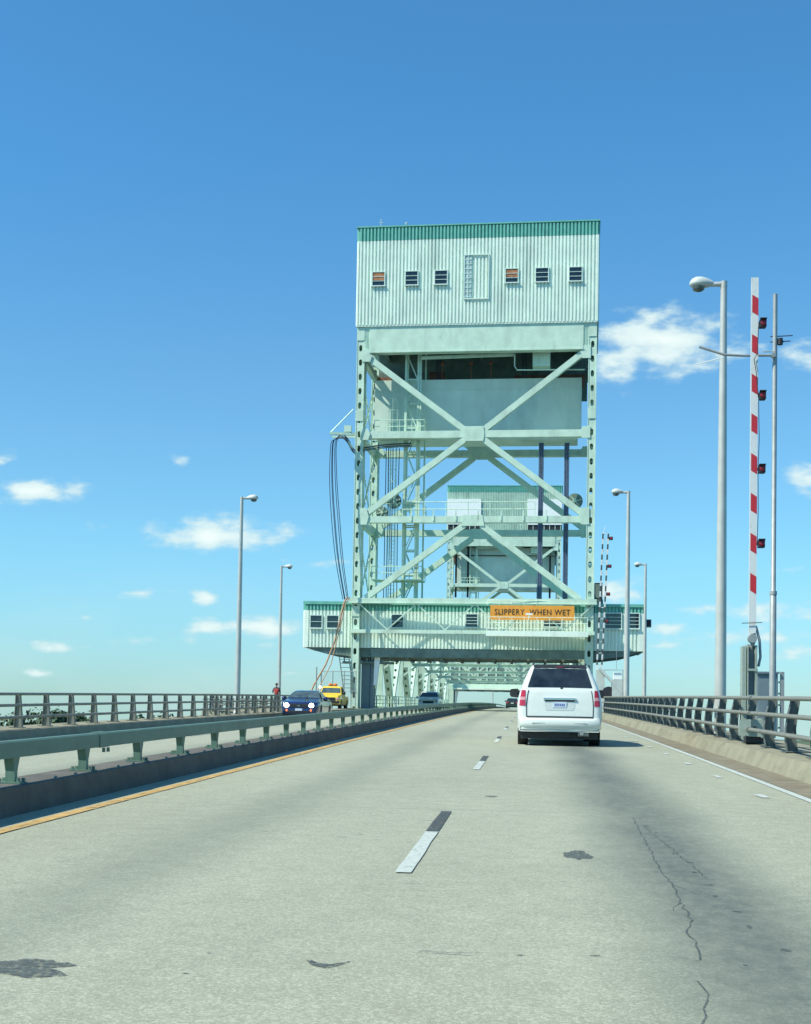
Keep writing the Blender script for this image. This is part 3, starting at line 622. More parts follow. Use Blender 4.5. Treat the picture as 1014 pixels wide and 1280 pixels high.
def tower(Y0, label, near):
    t = thing('lift_tower', label, 'bridge tower', (-4.62, Y0, rz(Y0)), group='steel lift towers of the bridge')
    ZB, ZT = rz(Y0)-.6, 32.0; YB = Y0+7.6
    for (x0, x1) in ((XL, XL+.56), (XR-.58, XR)):
        for y0 in (Y0, YB):
            b = leg_mesh(x0, x1, y0, y0+1.15, ZB, ZT)
            for z, h in ((24.9, .8), (9.5, .8), (31.4, 1.0)): splice(b, x0, x1, y0, z, h)
            b.build('leg', 'green', t)
    xi0, xi1 = XL+.56, XR-.58
    # fascia girder under the machine house
    b = MB(); b.box(xi0+.42, xi1-.42, Y0-.09, Y0+.02, 30.0, 31.95)
    b.box(xi0+.42, xi1-.42, Y0-.13, Y0+.6, 29.88, 29.99)
    for x in (XL+.58, XR-1.0): b.box(x, x+.40, Y0-.02, Y0+.03, 29.7, 32.0); [b.box(x+.08+.1*k, x+.10+.1*k, Y0-.05, Y0-.021, 30.2, 31.7) for k in range(3)]
    b.build('fascia_girder', 'green', t)
    b = MB(); b.box(xi0, xi1, YB+.3, YB+.4, 29.9, 32.0); b.build('rear_girder', 'green', t)
    # main bracing, front and rear planes
    cx = -4.62
    for yy, near_plane in ((Y0+.18, True), (YB+.3, False)):
        dpt = .5
        for z, h in ((23.4, .55), (16.72, .5)):
            if not near_plane: z += .0
            b = MB(); b.box(xi0-.02, xi1+.02, yy-.16, yy-.10, z-h/2, z+h/2); b.box(xi0, xi1, yy-.10, yy+.55, z-h/2+.02, z-h/2+.06); b.box(xi0, xi1, yy-.10, yy+.55, z+h/2-.06, z+h/2-.02)
            b.build('cross_beam', 'green', t)
        segs = [((xi0+.35, 29.55), (cx-.75, 23.75)), ((xi1-.35, 29.75), (cx+.75, 23.75)),
                ((cx-.65, 23.05), (xi0+.25, 17.1)), ((cx+.65, 23.05), (xi1-.25, 17.1)),
                ((cx-.65, 16.3), (xi0+.45, 10.55)), ((cx+.65, 16.3), (xi1-.45, 10.55))]
        for (xa, za), (xb, zb) in segs:
            b = MB(); d = Vector((xb-xa, 0, zb-za)).normalized(); nrm = Vector((0, 1, 0))
            b.beam((xa, yy-.13, za), (xb, yy-.13, zb), .45, .035, (0, 1, 0))
            for sg in (-1, 1):
                o_ = Vector((-d.z, 0, d.x))*(.215*sg)
                b.beam(Vector((xa, yy+.09, za))+o_, Vector((xb, yy+.09, zb))+o_, .025, .40, (0, 1, 0))
            b.build('diagonal_brace', 'green', t)
        def gp(*a):
            b = MB(); b.prism(*a); return b.build('gusset_plate', 'green', t)
        b = MB()
        b.prism([(cx-.72, 22.85), (cx+.72, 22.85), (cx+.8, 23.4), (cx+.72, 24.0), (cx-.72, 24.0), (cx-.8, 23.4)], 'y', yy-.21, yy-.165)
        gp([(cx-.9, 16.2), (cx+.9, 16.2), (cx+.75, 17.05), (cx-.75, 17.05)], 'y', yy-.21, yy-.165)
        for x, s in ((xi0, 1), (xi1, -1)):
            for z0, z1 in ((16.3, 17.6), (23.0, 23.9)): gp([(x-s*.18, z0), (x+s*.45, z0), (x+s*.62, (z0+z1)/2), (x+s*.4, z1), (x-s*.18, z1)], 'y', yy-.25, yy-.212)
            gp([(x-s*.15, 29.2), (x+s*.5, 29.2), (x+s*.65, 29.7), (x+s*.4, 30.2), (x-s*.15, 30.2)], 'y', yy-.25, yy-.212)
        for gx in range(6):
            for gz in range(4): b.lathe((cx-.5+gx*.2, yy-.21, 23.1+gz*.2), (0, -1, 0), [(0, .03), (.02, .02)], 6)
        b.build('gusset_plate', 'green', t)
    # side planes
    for x in (XL+.28, XR-.29):
        zs = [10.4, 16.7, 23.4, 29.8]
        for z in zs:
            b = MB(); b.box(x-.2, x+.2, Y0+1.15, YB, z-.25, z+.25); b.build('side_beam', 'green', t)
        for i in range(3):
            za, zb = zs[i]+.3, zs[i+1]-.3; ym = (Y0+1.15+YB)/2; zm = (za+zb)/2
            for (ya, z0), (yb2, z1) in (((Y0+1.2, za), (YB-.05, zb)), ((Y0+1.2, zb), (YB-.05, za))):
                b = MB(); p, q = Vector((x+(.1 if z0 == za else -.1), ya, z0)), Vector((x+(.1 if z0 == za else -.1), yb2, z1)); d = (q-p); u = Vector((0, -d.z, d.y)).normalized()
                hplate(b, p-u*.3, u, d, .6, d.length, 1.0, .22, .5, .03, 10); b.build('side_brace', 'green', t)
    # platform beams joining the planes, floor of the machine house
    b = MB()
    for x in (xi0+1, -9, cx, 0, xi1-1): b.box(x-.15, x+.15, Y0+.6, YB+.2, 31.0, 31.6)
    b.box(xi0, xi1, Y0+.2, YB+1, 31.62, 31.9)
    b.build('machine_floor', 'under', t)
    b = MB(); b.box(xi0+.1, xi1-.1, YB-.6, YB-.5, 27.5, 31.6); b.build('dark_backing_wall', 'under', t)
    # bottom chord with zigzag and lower chord
    b = MB(); b.box(XL-.25, XR+.25, Y0-.32, Y0-.08, 10.16, 10.52); b.box(XL-.25, XR+.25, Y0-.40, Y0-.05, 10.10, 10.155); b.build('lower_chord', 'green', t)
    b = MB(); b.box(XL-.12, XR+.12, Y0-.30, Y0-.06, 7.78, 8.06); b.build('lower_chord', 'green', t)
    b = MB(); x = XL+.55; i = 0
    while x < XR-.6:
        x2 = x+2.27; za, zb = (10.1, 8.08) if i % 2 == 0 else (8.08, 10.1)
        b.beam((x, Y0-.2, za), (x2, Y0-.2, zb), .09, .09, (0, 1, 0)); x = x2; i += 1
    b.build('zigzag_lacing', 'green', t)
    # portal below the house
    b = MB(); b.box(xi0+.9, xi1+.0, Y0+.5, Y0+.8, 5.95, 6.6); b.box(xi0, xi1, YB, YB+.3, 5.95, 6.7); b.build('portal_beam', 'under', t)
    # inner columns at the road, dark on the left
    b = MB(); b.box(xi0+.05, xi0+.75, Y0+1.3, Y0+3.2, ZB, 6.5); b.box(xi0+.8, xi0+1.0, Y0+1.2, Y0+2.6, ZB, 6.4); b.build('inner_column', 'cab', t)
    b = MB(); b.box(xi1-.5, xi1-.05, Y0+1.3, Y0+3.2, ZB, 6.5); b.build('inner_column', 'green', t)
    b = MB(); b.prism([(xi0+1.15, 6.35), (xi0+1.65, 6.35), (xi0+1.32, 3.75), (xi0+1.1, 3.75)], 'y', Y0+.9, Y0+1.0); b.build('tapered_plate', 'white', t)
    # guide columns / shaft inside the frame
    b = MB()
    for x in (-10.25, -9.25):
        for y in (Y0+1.6, Y0+2.6): b.box(x-.09, x+.09, y-.09, y+.09, 10.5, 30.8)
    for y in (Y0+1.6, Y0+2.6):
        z = 10.6; k = 0
        while z < 30:
            b.box(-10.16, -9.34, y-.04, y+.04, z-.05, z+.05)
            p, q = ((-10.16, y, z), (-9.34, y, z+1.9)) if k % 2 == 0 else ((-9.34, y, z), (-10.16, y, z+1.9))
            b.beam(p, q, .07, .07, (0, 1, 0)); z += 1.95; k += 1
    b.build('guide_column', 'green', t)
    b = MB(); b.box(-9.12, -9.0, Y0+1.5, Y0+1.62, 10.5, 30.8); b.box(-8.9, -8.78, Y0+2.9, Y0+3.1, 10.5, 30.8); b.build('guide_column', 'green', t)
    ladder_cage(-11.2, Y0+1.8, 10.8, 27).build('ladder', 'green', t)
    b = MB()
    for z in (16.95, 23.6, 12.0):
        b.box(-12.6, -8.6, Y0+.7, Y0+2.8, z+.03, z+.09); railrun(b, [(-12.6, Y0+.7, z+.1), (-8.6, Y0+.7, z+.1), (-8.6, Y0+2.8, z+.1)], 1.0, 1.0, .03)
    b.build('landing', 'green', t)
    b = MB(); b.box(xi0+.6, xi1-.6, Y0+.42, Y0+.95, 16.97, 17.02); railrun(b, [(-10.2, Y0+.45, 17.0), (xi1-4, Y0+.45, 17.0)], 1.15, 1.75, .035)
    for k in range(7): b.box(-9.5+k*1.75, -9.38+k*1.75, Y0-.03, Y0+.02, 16.6, 17.4)
    b.build('catwalk', 'green', t)
    # machinery visible above the counterweight
    for q in ((xi0+.2, xi0+2.0, Y0+5.7, Y0+5.9, 28.0, 29.4), (-8.9, -7.6, Y0+5.7, Y0+5.9, 28.0, 29.8), (-1.9, xi1-.3, Y0+5.7, Y0+5.9, 28.4, 29.4)):
        b = MB(); b.box(*q); b.build('rusty_plate', 'rust', t)
    b = MB(); b.box(-.2, 1.15, Y0+1.0, Y0+2.2, 28.9, 30.2); b.tube([(-1.6, Y0+.9, 29.9), (-1.6, Y0+.9, 28.9), (-1.4, Y0+.9, 28.6), (xi1-.3, Y0+.9, 28.55)], .05, 6)
    b.beam((-9, Y0+1.0, 29.7), (-1.7, Y0+1.0, 29.85), .25, .22); b.build('machinery_box', 'green', t)
    b = MB()
    for x in (-7.5, -5.2, -3.6): b.tube([(x, Y0+3, 28.3), (x, Y0+3, 29.6)], .05, 5); b.lathe((x, Y0+3, 29.6), (0, 0, 1), [(0, .05), (.1, .18), (.25, .16), (.3, .03)], 8)
    b.build('machinery_post', 'rust', t)
    sheave(t, 3.2, Y0+4, 18.75, .62); sheave(t, -11.4, Y0+4, 18.8, .62); sheave(t, -12.2, Y0+3, 17.7, .5)
    return t

def counterweight(Y0, label, top=28.35):
    b = MB(); y0, y1 = Y0+2.6, Y0+5.6
    b.box(-12.75, 3.78, y0, y1, 24.15, top); b.box(-12.78, 3.81, y0-.03, y1+.03, 27.45, 27.5)
    b.box(-12.5, 3.5, y0+.1, y1-.1, 23.5, 24.14)
    t = thing('counterweight', label, 'counterweight', (-4.6, Y0+4, 23.5), group='concrete counterweights hanging in the towers')
    b.build('slab', 'slab', t)
    for x in (-8, -1):
        b = MB()
        for k in range(4): b.tube([(x+k*.12, Y0+4, top+.01), (x+k*.12, Y0+4, 31.0)], .03, 5)
        b.build('suspension_rope', 'cable', t)
    return t
def machine_house(Y0, label, near):
    t = thing('machine_house', label, 'building', (-4.6, Y0, 32), group='ribbed machine houses on top of the towers')
    x0, x1, y0, y1, z0, z1 = XL-.02, XR+.03, Y0-.08, Y0+9.4, 32.05, 39.85
    b = MB(); zt = z1-1.05
    for p, q, o_ in (((x0, y0), (x1, y0), (0, -1)), ((x1, y0), (x1, y1), (1, 0)), ((x1, y1), (x0, y1), (0, 1)), ((x0, y1), (x0, y0), (-1, 0))):
        rib_wall(b, p, q, z0, zt, .275, .13, 0, o_); rib_wall(b, (p[0]+o_[0]*.012, p[1]+o_[1]*.012), (q[0]+o_[0]*.012, q[1]+o_[1]*.012), zt+.002, z1, .275, .13, 1, o_)
    for x in (x0, x1): b.box(x-.05, x+.05, y0-.12, y0+.02, z0, zt); 
    b.box(x0-.05, x1+.05, y0-.10, y1+.09, z0-.09, z0-.01)
    b.build('wall', ['panel' if near else 'green', 'teal'], t)
    b = MB(); b.box(x0-.16, x1+.16, y0-.18, y1+.18, z1+.003, z1+.10); b.build('roof', 'teal', t)
    if near:
        for i, (x, brd) in enumerate(((-12.34, 1), (-9.71, 0), (-7.39, 0), (-1.86, 1), (.48, 0), (3.06, 0))):
            zc = 35.72; window(t, x-.47, x+.47, zc-.52, zc+.52, y0-.12, 'partly boarded window with an orange-brown board' if brd else None, 2, bool(brd))
        b = MB(); a0, a1, c0, c1, y = -5.6, -3.62, 34.0, 37.4, y0-.12
        for q in ((a0, a0+.08, c0, c1), (a1-.08, a1, c0, c1), (a0, a1, c0-.08, c0), (a0, a1, c1, c1+.08)): b.box(q[0], q[1], y-.10, y-.0, q[2], q[3])
        b.box(a0+.08, a0+.62, y-.05, y-.01, c0, c1, 1)
        for k in range(9): b.box(a0+.09, a0+.60, y-.08, y-.052, c0+.1+k*.37, c0+.16+k*.37)
        b.box(a0+.30, a0+.36, y-.09, y-.081, c0, c1); b.build('loading_door', ['sash', 'glassblock'], t)
        b = MB(); b.tube([(-12.4, y0+1, z1+.1), (-12.4, y0+1, z1+1.1)], .03, 5); b.tube([(-12.6, y0+1, z1+.8), (-12.2, y0+1, z1+.8)], .02, 4); b.tube([(-10.3, y0+.5, z1+.1), (-10.3, y0+.5, z1+.38)], .05, 6)
        b.lathe((-10.3, y0+.5, z1+.38), (0, 0, 1), [(0, .07), (.12, .1), (.2, .03)], 8); b.build('roof_mast', 'lamp', t)
    else:
        b = MB(); b.box(x0-.05, x0+5.5, y0-.35, y0-.14, 33.4, 37.6); b.build('white_sheeting', 'white', t)
        b = MB(); b.box(x1-5.6, x1+.05, y0-.35, y0-.14, 33.4, 37.6); b.build('white_sheeting', 'white', t)
        b = MB(); b.box(x1-5.6, x1, y0-.22, y0-.12, 32.6, 33.35); [b.box(x1-5.6+k*.9, x1-5.5+k*.9, y0-.27, y0-.221, 32.6, 33.35, 1) for k in range(7)]
        b.box(x0, x0+5.3, y0-.22, y0-.12, 32.6, 33.35); [b.box(x0+k*.9, x0+.1+k*.9, y0-.27, y0-.221, 32.6, 33.35, 1) for k in range(6)]
        b.build('louvre_band', ['dark', 'green'], t)
    return t
tower(105, 'nearer pale green steel lift tower with crossed braces straddling the roadway', True)
machine_house(105, 'large ribbed machine house with a teal band crowning the nearer tower, six small windows', True)
counterweight(105, 'broad grey-green counterweight slab hanging under the machine house of the nearer tower')
tower(224, 'farther pale green lift tower seen small through the frame of the nearer one', False)
machine_house(224, 'smaller far machine house with two bright white sheets, seen through the nearer tower', False)
counterweight(224, 'grey-green counterweight slab of the farther tower, seen through the nearer tower', 30.6)
for o in [q for q in sc.objects if q.name.startswith('counterweight.001')]: o.location.z -= .7
b = MB(); b.box(-13.2, 4.0, 226.1, 226.25, 28.5, 28.65)
for x in (-12.6, -10.6, 1.0, 3.0): b.box(x-.16, x+.16, 225.9, 226.08, 21.5, 32.4)
tag(b.build('guide_frame', 'dark'), 'dark vertical guides and cross bar in front of the far counterweight', 'guide frame')

# lift ropes inside the near tower
for x in (.62, 2.64):
    b = MB()
    for dx in (-.13, 0, .13): b.tube([(x+dx, 108, 10.3), (x+dx, 108, 23.3)], .07, 6)
    tag(b.build('wire_rope', 'rope'), 'left one of the two blue wire rope bundles right of the tower centre' if x < 1 else 'right one of the two blue wire rope bundles, near the right leg', 'wire rope', 'blue lifting ropes in the nearer tower')
b = MB()
for k, x in enumerate((-11.75, -11.55, -11.4, -11.2, -10.95, -10.7)): b.tube([(x, 107.6, 10.5), (x+.05*math.sin(k), 107.6, 17), (x, 107.6, 22.8)], .035, 5)
tag(b.build('wire_rope', 'cable'), 'loose bunch of dark lines hanging beside the ladder inside the left of the nearer tower', 'wire rope', 'blue lifting ropes in the nearer tower')
# slack cable bundle outside the left leg
t = thing('hanging_cable', 'slack dark cables looping out from the left tower leg down to the house roof', 'cable', (-14.5, 105, 10.3))
for k in range(5):
    a = (k-2)*.10+.03*math.sin(k*2.3); b = MB(); pts = []
    key = [(-9.6, 22.75), (-11.5, 22.65), (-13.3, 22.4), (-14.1, 22.2), (-14.45, 22.75), (-14.9, 23.05), (-15.35, 22.9), (-15.55, 22.2), (-15.5, 19.5), (-15.25, 16.5), (-14.9, 13.4), (-14.35, 10.3)]
    for i, (x, z) in enumerate(key):
        f_ = (1 if i < 7 else 1.0+.5*math.sin((i-7)/4*math.pi)); pts.append((x+(a*f_ if i >= 6 else 0), 104.2+.05*k+(0 if i > 3 else 1.7), z+(a*.8 if i < 7 else 0)))
    sm = []
    for i in range(len(pts)-1):
        p0, p1, p2, p3 = [Vector(pts[max(0, min(len(pts)-1, j))]) for j in (i-1, i, i+1, i+2)]
        for s in range(5):
            u = s/5; sm.append(.5*((2*p1)+(p2-p0)*u+(2*p0-5*p1+4*p2-p3)*u*u+(3*p1-p0-3*p2+p3)*u**3))
    sm.append(Vector(pts[-1])); b.tube(sm, .030, 5); b.build('cable_strand', 'cable', t, 60)
b = MB(); b.beam((-15.85, 104.3, 23.3), (-13.9, 104.6, 23.3), .22, .2); b.beam((-15.85, 105.6, 23.3), (-13.9, 105.6, 23.3), .12, .16); b.tube([(-15.8, 104.4, 23.4), (-14.1, 104.8, 25.3)], .05, 5)
b.beam((-14.9, 104.3, 23.2), (-14.05, 104.6, 22.2), .3, .1); b.box(-14.75, -14.2, 104.4, 104.8, 23.45, 23.95)
tag(b.build('cable_bracket', 'green'), 'green outrigger bracket with stay rod holding the cables at the left leg', 'bracket')
b = MB(); b.tube([(-14.2, 104.2, 10.5), (-14.45, 104.1, 10.0), (-14.75, 104.0, 8.5), (-15.1, 104.0, 7.0), (-15.7, 103.6, 5.2), (-16.5, 103, 3.6), (-16.9, 102.6, 2.4)], .065, 8)
b.tube([(-14.0, 104.2, 10.5), (-14.3, 104.1, 10.0), (-14.6, 104.0, 8.5), (-14.95, 104.0, 7.0), (-15.3, 103.6, 5.2), (-16.0, 103, 3.6), (-16.5, 102.4, 2.3)], .035, 8)
tag(b.build('hose', 'hose', None, 60), 'brown hose hanging over the left end of the bridge house down to the platform', 'hose')

# ------------------------------------------------------------------ bridge house across the portal
def bridge_house():
    t = thing('bridge_house', 'long ribbed green operator house across the portal of the nearer tower', 'building', (-4.6, 107, 6.6))
    x0, x1, y0, y1, z0, z1 = -17.78, 8.62, 105.95, 112.2, 6.66, 10.2; zt = z1-.62
    b = MB()
    for p, q, o_ in (((x0, y0), (x1, y0), (0, -1)), ((x1, y0), (x1, y1), (1, 0)), ((x1, y1), (x0, y1), (0, 1)), ((x0, y1), (x0, y0), (-1, 0))):
        rib_wall(b, p, q, z0, zt, .275, .13, 0, o_); rib_wall(b, (p[0]+o_[0]*.012, p[1]+o_[1]*.012), (q[0]+o_[0]*.012, q[1]+o_[1]*.012), zt+.002, z1, .275, .13, 1, o_)
    b.box(x0-.02, x0+.30, y0-.135, y0+.02, z0, zt); b.box(x1-.30, x1+.02, y0-.135, y0+.02, z0, zt)
    b.build('wall', ['panel', 'teal'], t)
    b = MB(); b.box(x0-.12, x1+.12, y0-.2, y1+.16, z1+.003, z1+.09); b.box(x0-.12, x1+.12, y0-.21, y0-.201, z1-.14, z1+.09); b.build('roof', 'teal', t)
    for a, c, d, e in ((-17.30, -16.42, 8.2, 9.15), (-15.98, -15.10, 8.2, 9.15), (-10.86, -9.98, 8.3, 9.28), (-5.05, -4.17, 8.4, 9.38), (1.0, 2.3, 8.5, 9.35), (5.72, 6.92, 8.42, 9.56), (7.40, 8.28, 8.44, 9.56)):
        window(t, a, c, d, e, y0-.12, None, 1 if a < -9 else 3)
    b = MB()
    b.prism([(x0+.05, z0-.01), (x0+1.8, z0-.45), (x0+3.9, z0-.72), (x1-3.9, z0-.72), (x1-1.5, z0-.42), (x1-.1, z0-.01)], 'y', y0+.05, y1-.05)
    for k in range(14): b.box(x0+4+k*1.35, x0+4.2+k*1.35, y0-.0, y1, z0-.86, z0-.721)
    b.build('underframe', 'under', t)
    b = MB(); b.box(x0+3.0, x0+7, y0+.3, y0+1.6, 5.45, 5.6)
    for k in range(6): b.box(x0+3.1+k*.6, x0+3.2+k*.6, y0+.3, y0+.4, 5.6, 5.9)
    b.build('gallery_floor', 'under', t)
    # steps hanging under the left end
    b = MB()
    for dx in (0, .75): b.beam((-13.95+dx*.0-.95+dx, y0-.6, 5.9), (-13.95-.55+dx, y0-.6, 3.3), .06, .18, (0, 1, 0))
    for k in range(8): b.box(-14.85+.06*k, -14.15+.06*k, y0-.75, y0-.45, 5.7-.32*k, 5.74-.32*k)
    b.build('steps', 'under', t)
    return t
bridge_house()
b = MB(); b.box(4.9, 5.5, 106.5, 107.3, 10.7, 12.0); b.box(4.95, 5.45, 106.44, 106.499, 10.8, 11.9, 1); b.box(4.85, 5.55, 106.4, 107.4, 10.29, 10.7, 1); 
tag(b.build('roof_unit', ['dark', 'under']), 'black louvred box on the house roof right beside the right tower leg', 'roof unit')
b = MB(); b.box(8.85, 9.3, 106.6, 107.2, 8.6, 9.2); b.box(8.62, 8.86, 106.8, 106.9, 8.85, 8.95); b.box(8.9, 9.25, 106.55, 106.6, 8.65, 9.15, 1)
tag(b.build('wall_lantern', ['lamp', 'dark']), 'small grey box lamp on the right end wall of the bridge house', 'lamp')

# sign and its catwalk
t = thing('road_sign', 'orange SLIPPERY WHEN WET sign hanging in front of the bridge house', 'sign', (0, 104.2, 8.9))
b = MB(); b.box(-3.13, 3.27, 104.16, 104.22, 8.87, 9.98); b.box(-3.10, 3.24, 104.222, 104.28, 9.0, 9.1, 1); b.box(-3.10, 3.24, 104.222, 104.28, 9.7, 9.8, 1); b.build('board', ['orange', 'steel'], t)
o = text_mesh('SLIPPERY  WHEN WET', .62, (.07, 104.15, 9.45), .012, 'black', 'lettering', t, 1.12)
wx = max(v.co.x for v in o.data.vertices)-min(v.co.x for v in o.data.vertices); o.data.transform(Matrix.Translation((.07, 0, 0)) @ Matrix.Scale(5.75/wx, 4, (1, 0, 0)) @ Matrix.Translation((-.07, 0, 0)))
b = MB(); b.box(-.42, .10, 103.3, 103.7, 9.20, 9.32); b.tube([(-.15, 103.6, 9.2), (-.2, 103.9, 9.0), (-.2, 104.15, 8.9)], .05, 6); b.build('sign_lamp', 'white', t)
t = thing('sign_catwalk', 'narrow pale green catwalk with a thin handrail under the orange sign', 'catwalk', (0, 103.6, 7.9))
b = MB(); b.box(-3.4, 4.3, 103.2, 104.6, 7.60, 7.68); b.box(-3.4, 4.3, 103.14, 103.199, 7.55, 7.95); b.build('deck', 'panel', t)
b = MB(); railrun(b, [(-3.35, 103.2, 7.7), (4.25, 103.2, 7.7)], 1.3, .95, .022, 2); b.build('handrail', 'panel', t)
b = MB(); railrun(b, [(-3.35, 104.45, 9.98), (3.2, 104.45, 9.98)], .4, .95, .02, 0); b.build('hanger', 'panel', t)

for o in sc.objects:
    if o.parent is None and o.name in ('lift_tower', 'machine_house', 'counterweight'): o.rotation_euler.z = R(-2.3)

# ------------------------------------------------------------------ truss span
t = thing('truss_span', 'pale green truss span with overhead lattice seen through the portal under the bridge house', 'bridge span', (-4.62, 160, 2))
P = 9.7; nodes = [111.4+P*k for k in range(12)]
for x in (-13.4, 4.15):
    b = MB(); b.box(x-.3, x+.3, 113.9, 217.6, 10.0, 10.55); b.build('top_chord', 'green', t)
    b = MB(); b.box(x-.3, x+.3, 113.9, 217.6, 1.5, 2.2); b.build('bottom_chord', 'green', t)
    for k in range(11):
        ya, yb = nodes[k], nodes[k+1]
        up = (k % 2 == 0)
        if k == 0: ya = 114.2
        p, q = (Vector((x, ya, 2.3)), Vector((x, yb, 9.9))) if up else (Vector((x, ya, 9.9)), Vector((x, yb, 2.3)))
        d = q-p; w = .56; b = MB()
        nrm = Vector((1, 0, 0)).cross(d).normalized()
        for sgn in (-1, 1):
            hplate(b, p+nrm*(.32*sgn)-Vector((w/2, 0, 0)), (1, 0, 0), d, w, d.length, 1.25, .24, .5, .02, 8)
            b.beam(p+Vector((w/2*sgn, 0, 0)), q+Vector((w/2*sgn, 0, 0)), .64, .03, (1, 0, 0))
        b.build('diagonal', 'green', t)
    for k in range(1, 11):
        y = nodes[k]; b = MB(); b.box(x-.22, x+.22, y-.13, y+.13, 2.2, 10.0); b.prism([(y-.7, 9.3), (y+.7, 9.3), (y+.5, 10.2), (y-.5, 10.2)], 'x', x-.34, x-.31); b.prism([(y-.7, 9.3), (y+.7, 9.3), (y+.5, 10.2), (y-.5, 10.2)], 'x', x+.31, x+.34)
        b.build('vertical', 'green', t)
for k in range(1, 11, 2):
    y = nodes[k]; zl = 6.75; b = MB()
    b.hbeam((-13.1, y, zl), (3.85, y, zl), .3, .32, (0, 0, 1), .04); b.hbeam((-13.1, y, 9.6), (3.85, y, 9.6), .3, .36, (0, 0, 1), .04)
    n = 6; xs = [-13.1+16.95*i/n for i in range(n+1)]
    for i in range(n):
        za, zb = (zl+.15, 9.45) if i % 2 == 0 else (9.45, zl+.15)
        b.beam((xs[i], y, za), (xs[i+1], y, zb), .2, .2, (0, 1, 0))
    for s_1, xx in ((1, -13.1), (-1, 3.85)): b.beam((xx, y, zl-1.1), (xx+s_1*1.4, y, zl-.1), .18, .18, (0, 1, 0)); b.prism([(xx, zl-.3), (xx+s_1*1.0, zl-.2), (xx+s_1*1.0, zl+.35), (xx, zl+.75)], 'y', y-.2, y-.17)
    b.build('sway_frame', 'green', t)
for k in range(1, 10):
    ya, yb = nodes[k], nodes[k+1]; b = MB()
    for xa, xb in ((-13.0, -4.62), (4.0, -4.62)):
        b.beam((xa, ya+.3, 10.05), (xb, yb-.3, 10.05), .18, .18); b.beam((xb, ya+.3, 10.31), (xa, yb-.3, 10.31), .18, .18)
    b.box(-4.8, -4.4, ya, yb, 9.95, 10.15) if False else None
    b.build('lateral_brace', 'green', t)
b = MB(); b.box(-13.0, 4.0, 217.7, 218.3, 6.0, 6.9); b.box(-12.3, 3.4, 216.2, 217.65, 5.95, 6.2, 1); b.box(-12.9, -12.2, 217.2, 217.65, 2, 6.6); b.build('portal_frame', ['green', 'panel'], t)  # pale strip along the beam bottom has its sunlight put into the colour

# low green railing seen under the portal on the left
for s_, lab in ((-12.9, 'pale green railing inside the left truss of the span'), (3.75, 'pale green railing inside the right truss of the span')):
    t = thing('span_railing', lab, 'railing', (s_, 106, 0), group='railings on the truss span')
    b = MB()
    for dz in (.45, .75, 1.1): b.tube([(s_, y, rz(y)+dz) for y in range(107, 222, 5)], .035, 6)
    b.build('rail', 'green', t)
    b = MB(); y = 107
    b2 = MB()
    while y < 217: b2.box(s_-.05, s_+.05, y-.05, y+.05, rz(y), rz(y)+1.12); y += 2.4
    o = b2.build('posts', 'green', t)

# far bascule-style details under the far tower
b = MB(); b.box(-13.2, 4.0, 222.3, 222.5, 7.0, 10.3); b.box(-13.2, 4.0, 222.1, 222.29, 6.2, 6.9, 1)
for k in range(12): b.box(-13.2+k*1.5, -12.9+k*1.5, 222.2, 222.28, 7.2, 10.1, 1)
tag(b.build('portal_wall', ['under', 'green']), 'shade-coloured lower front of the far bridge house behind the overhead lattice', 'building')  # dark steel colour carries the shade behind the lattice

# chain link enclosure, left platform
t = thing('chain_link_fence', 'tall wire fence enclosure left of the tower above the yellow truck', 'fence', (-15, 100, 2))
b = MB()
for x in (-16.0, -15.1, -14.2, -13.3): b.tube([(x, 103.4, 1.8), (x, 103.4, 4.75)], .035, 6)
b.tube([(-16.0, 103.4, 4.7), (-13.3, 103.4, 4.7)], .03, 6); b.tube([(-16.0, 103.4, 3.2), (-13.3, 103.4, 3.2)], .02, 6); b.build('frame', 'steel', t)
b = MB(); n = 30
for k in range(-10, n):
    for s_1 in (1, -1):
        xa = -16+k*.11; xb = xa+1.2
        if s_1 < 0: xa, xb = xb, xa
        za, zb = 2.0, 4.65
        # clip to the frame
        def clip(xa, za, xb, zb):
            lo, hi = -16.0, -13.3; t0, t1 = 0, 1; dx = xb-xa
            for bound, sg in ((lo, 1), (hi, -1)):
                f0, f1 = sg*(xa-bound), sg*(xb-bound)
                if f0 < 0 and f1 < 0: return None
                if f0 < 0: t0 = max(t0, f0/(f0-f1))
                elif f1 < 0: t1 = min(t1, f0/(f0-f1))
            return (xa+dx*t0, za+(zb-za)*t0, xa+dx*t1, za+(zb-za)*t1) if t1 > t0 else None
        c = clip(xa, za, xb, zb)
        if c: b.tube([(c[0], 103.4+.01*s_1, c[1]), (c[2], 103.4+.01*s_1, c[3])], .004, 3, cap=False)
b.build('mesh', 'steel', t)
t = thing('antenna_mast', 'thin grey mast standing at the left corner of the wire fence', 'mast', (-16.2, 103, 2))
MB().tube([(-16.3, 103.0, 2.0), (-16.3, 103.0, 5.0)], .05, 6).build('pole', 'steel', t)

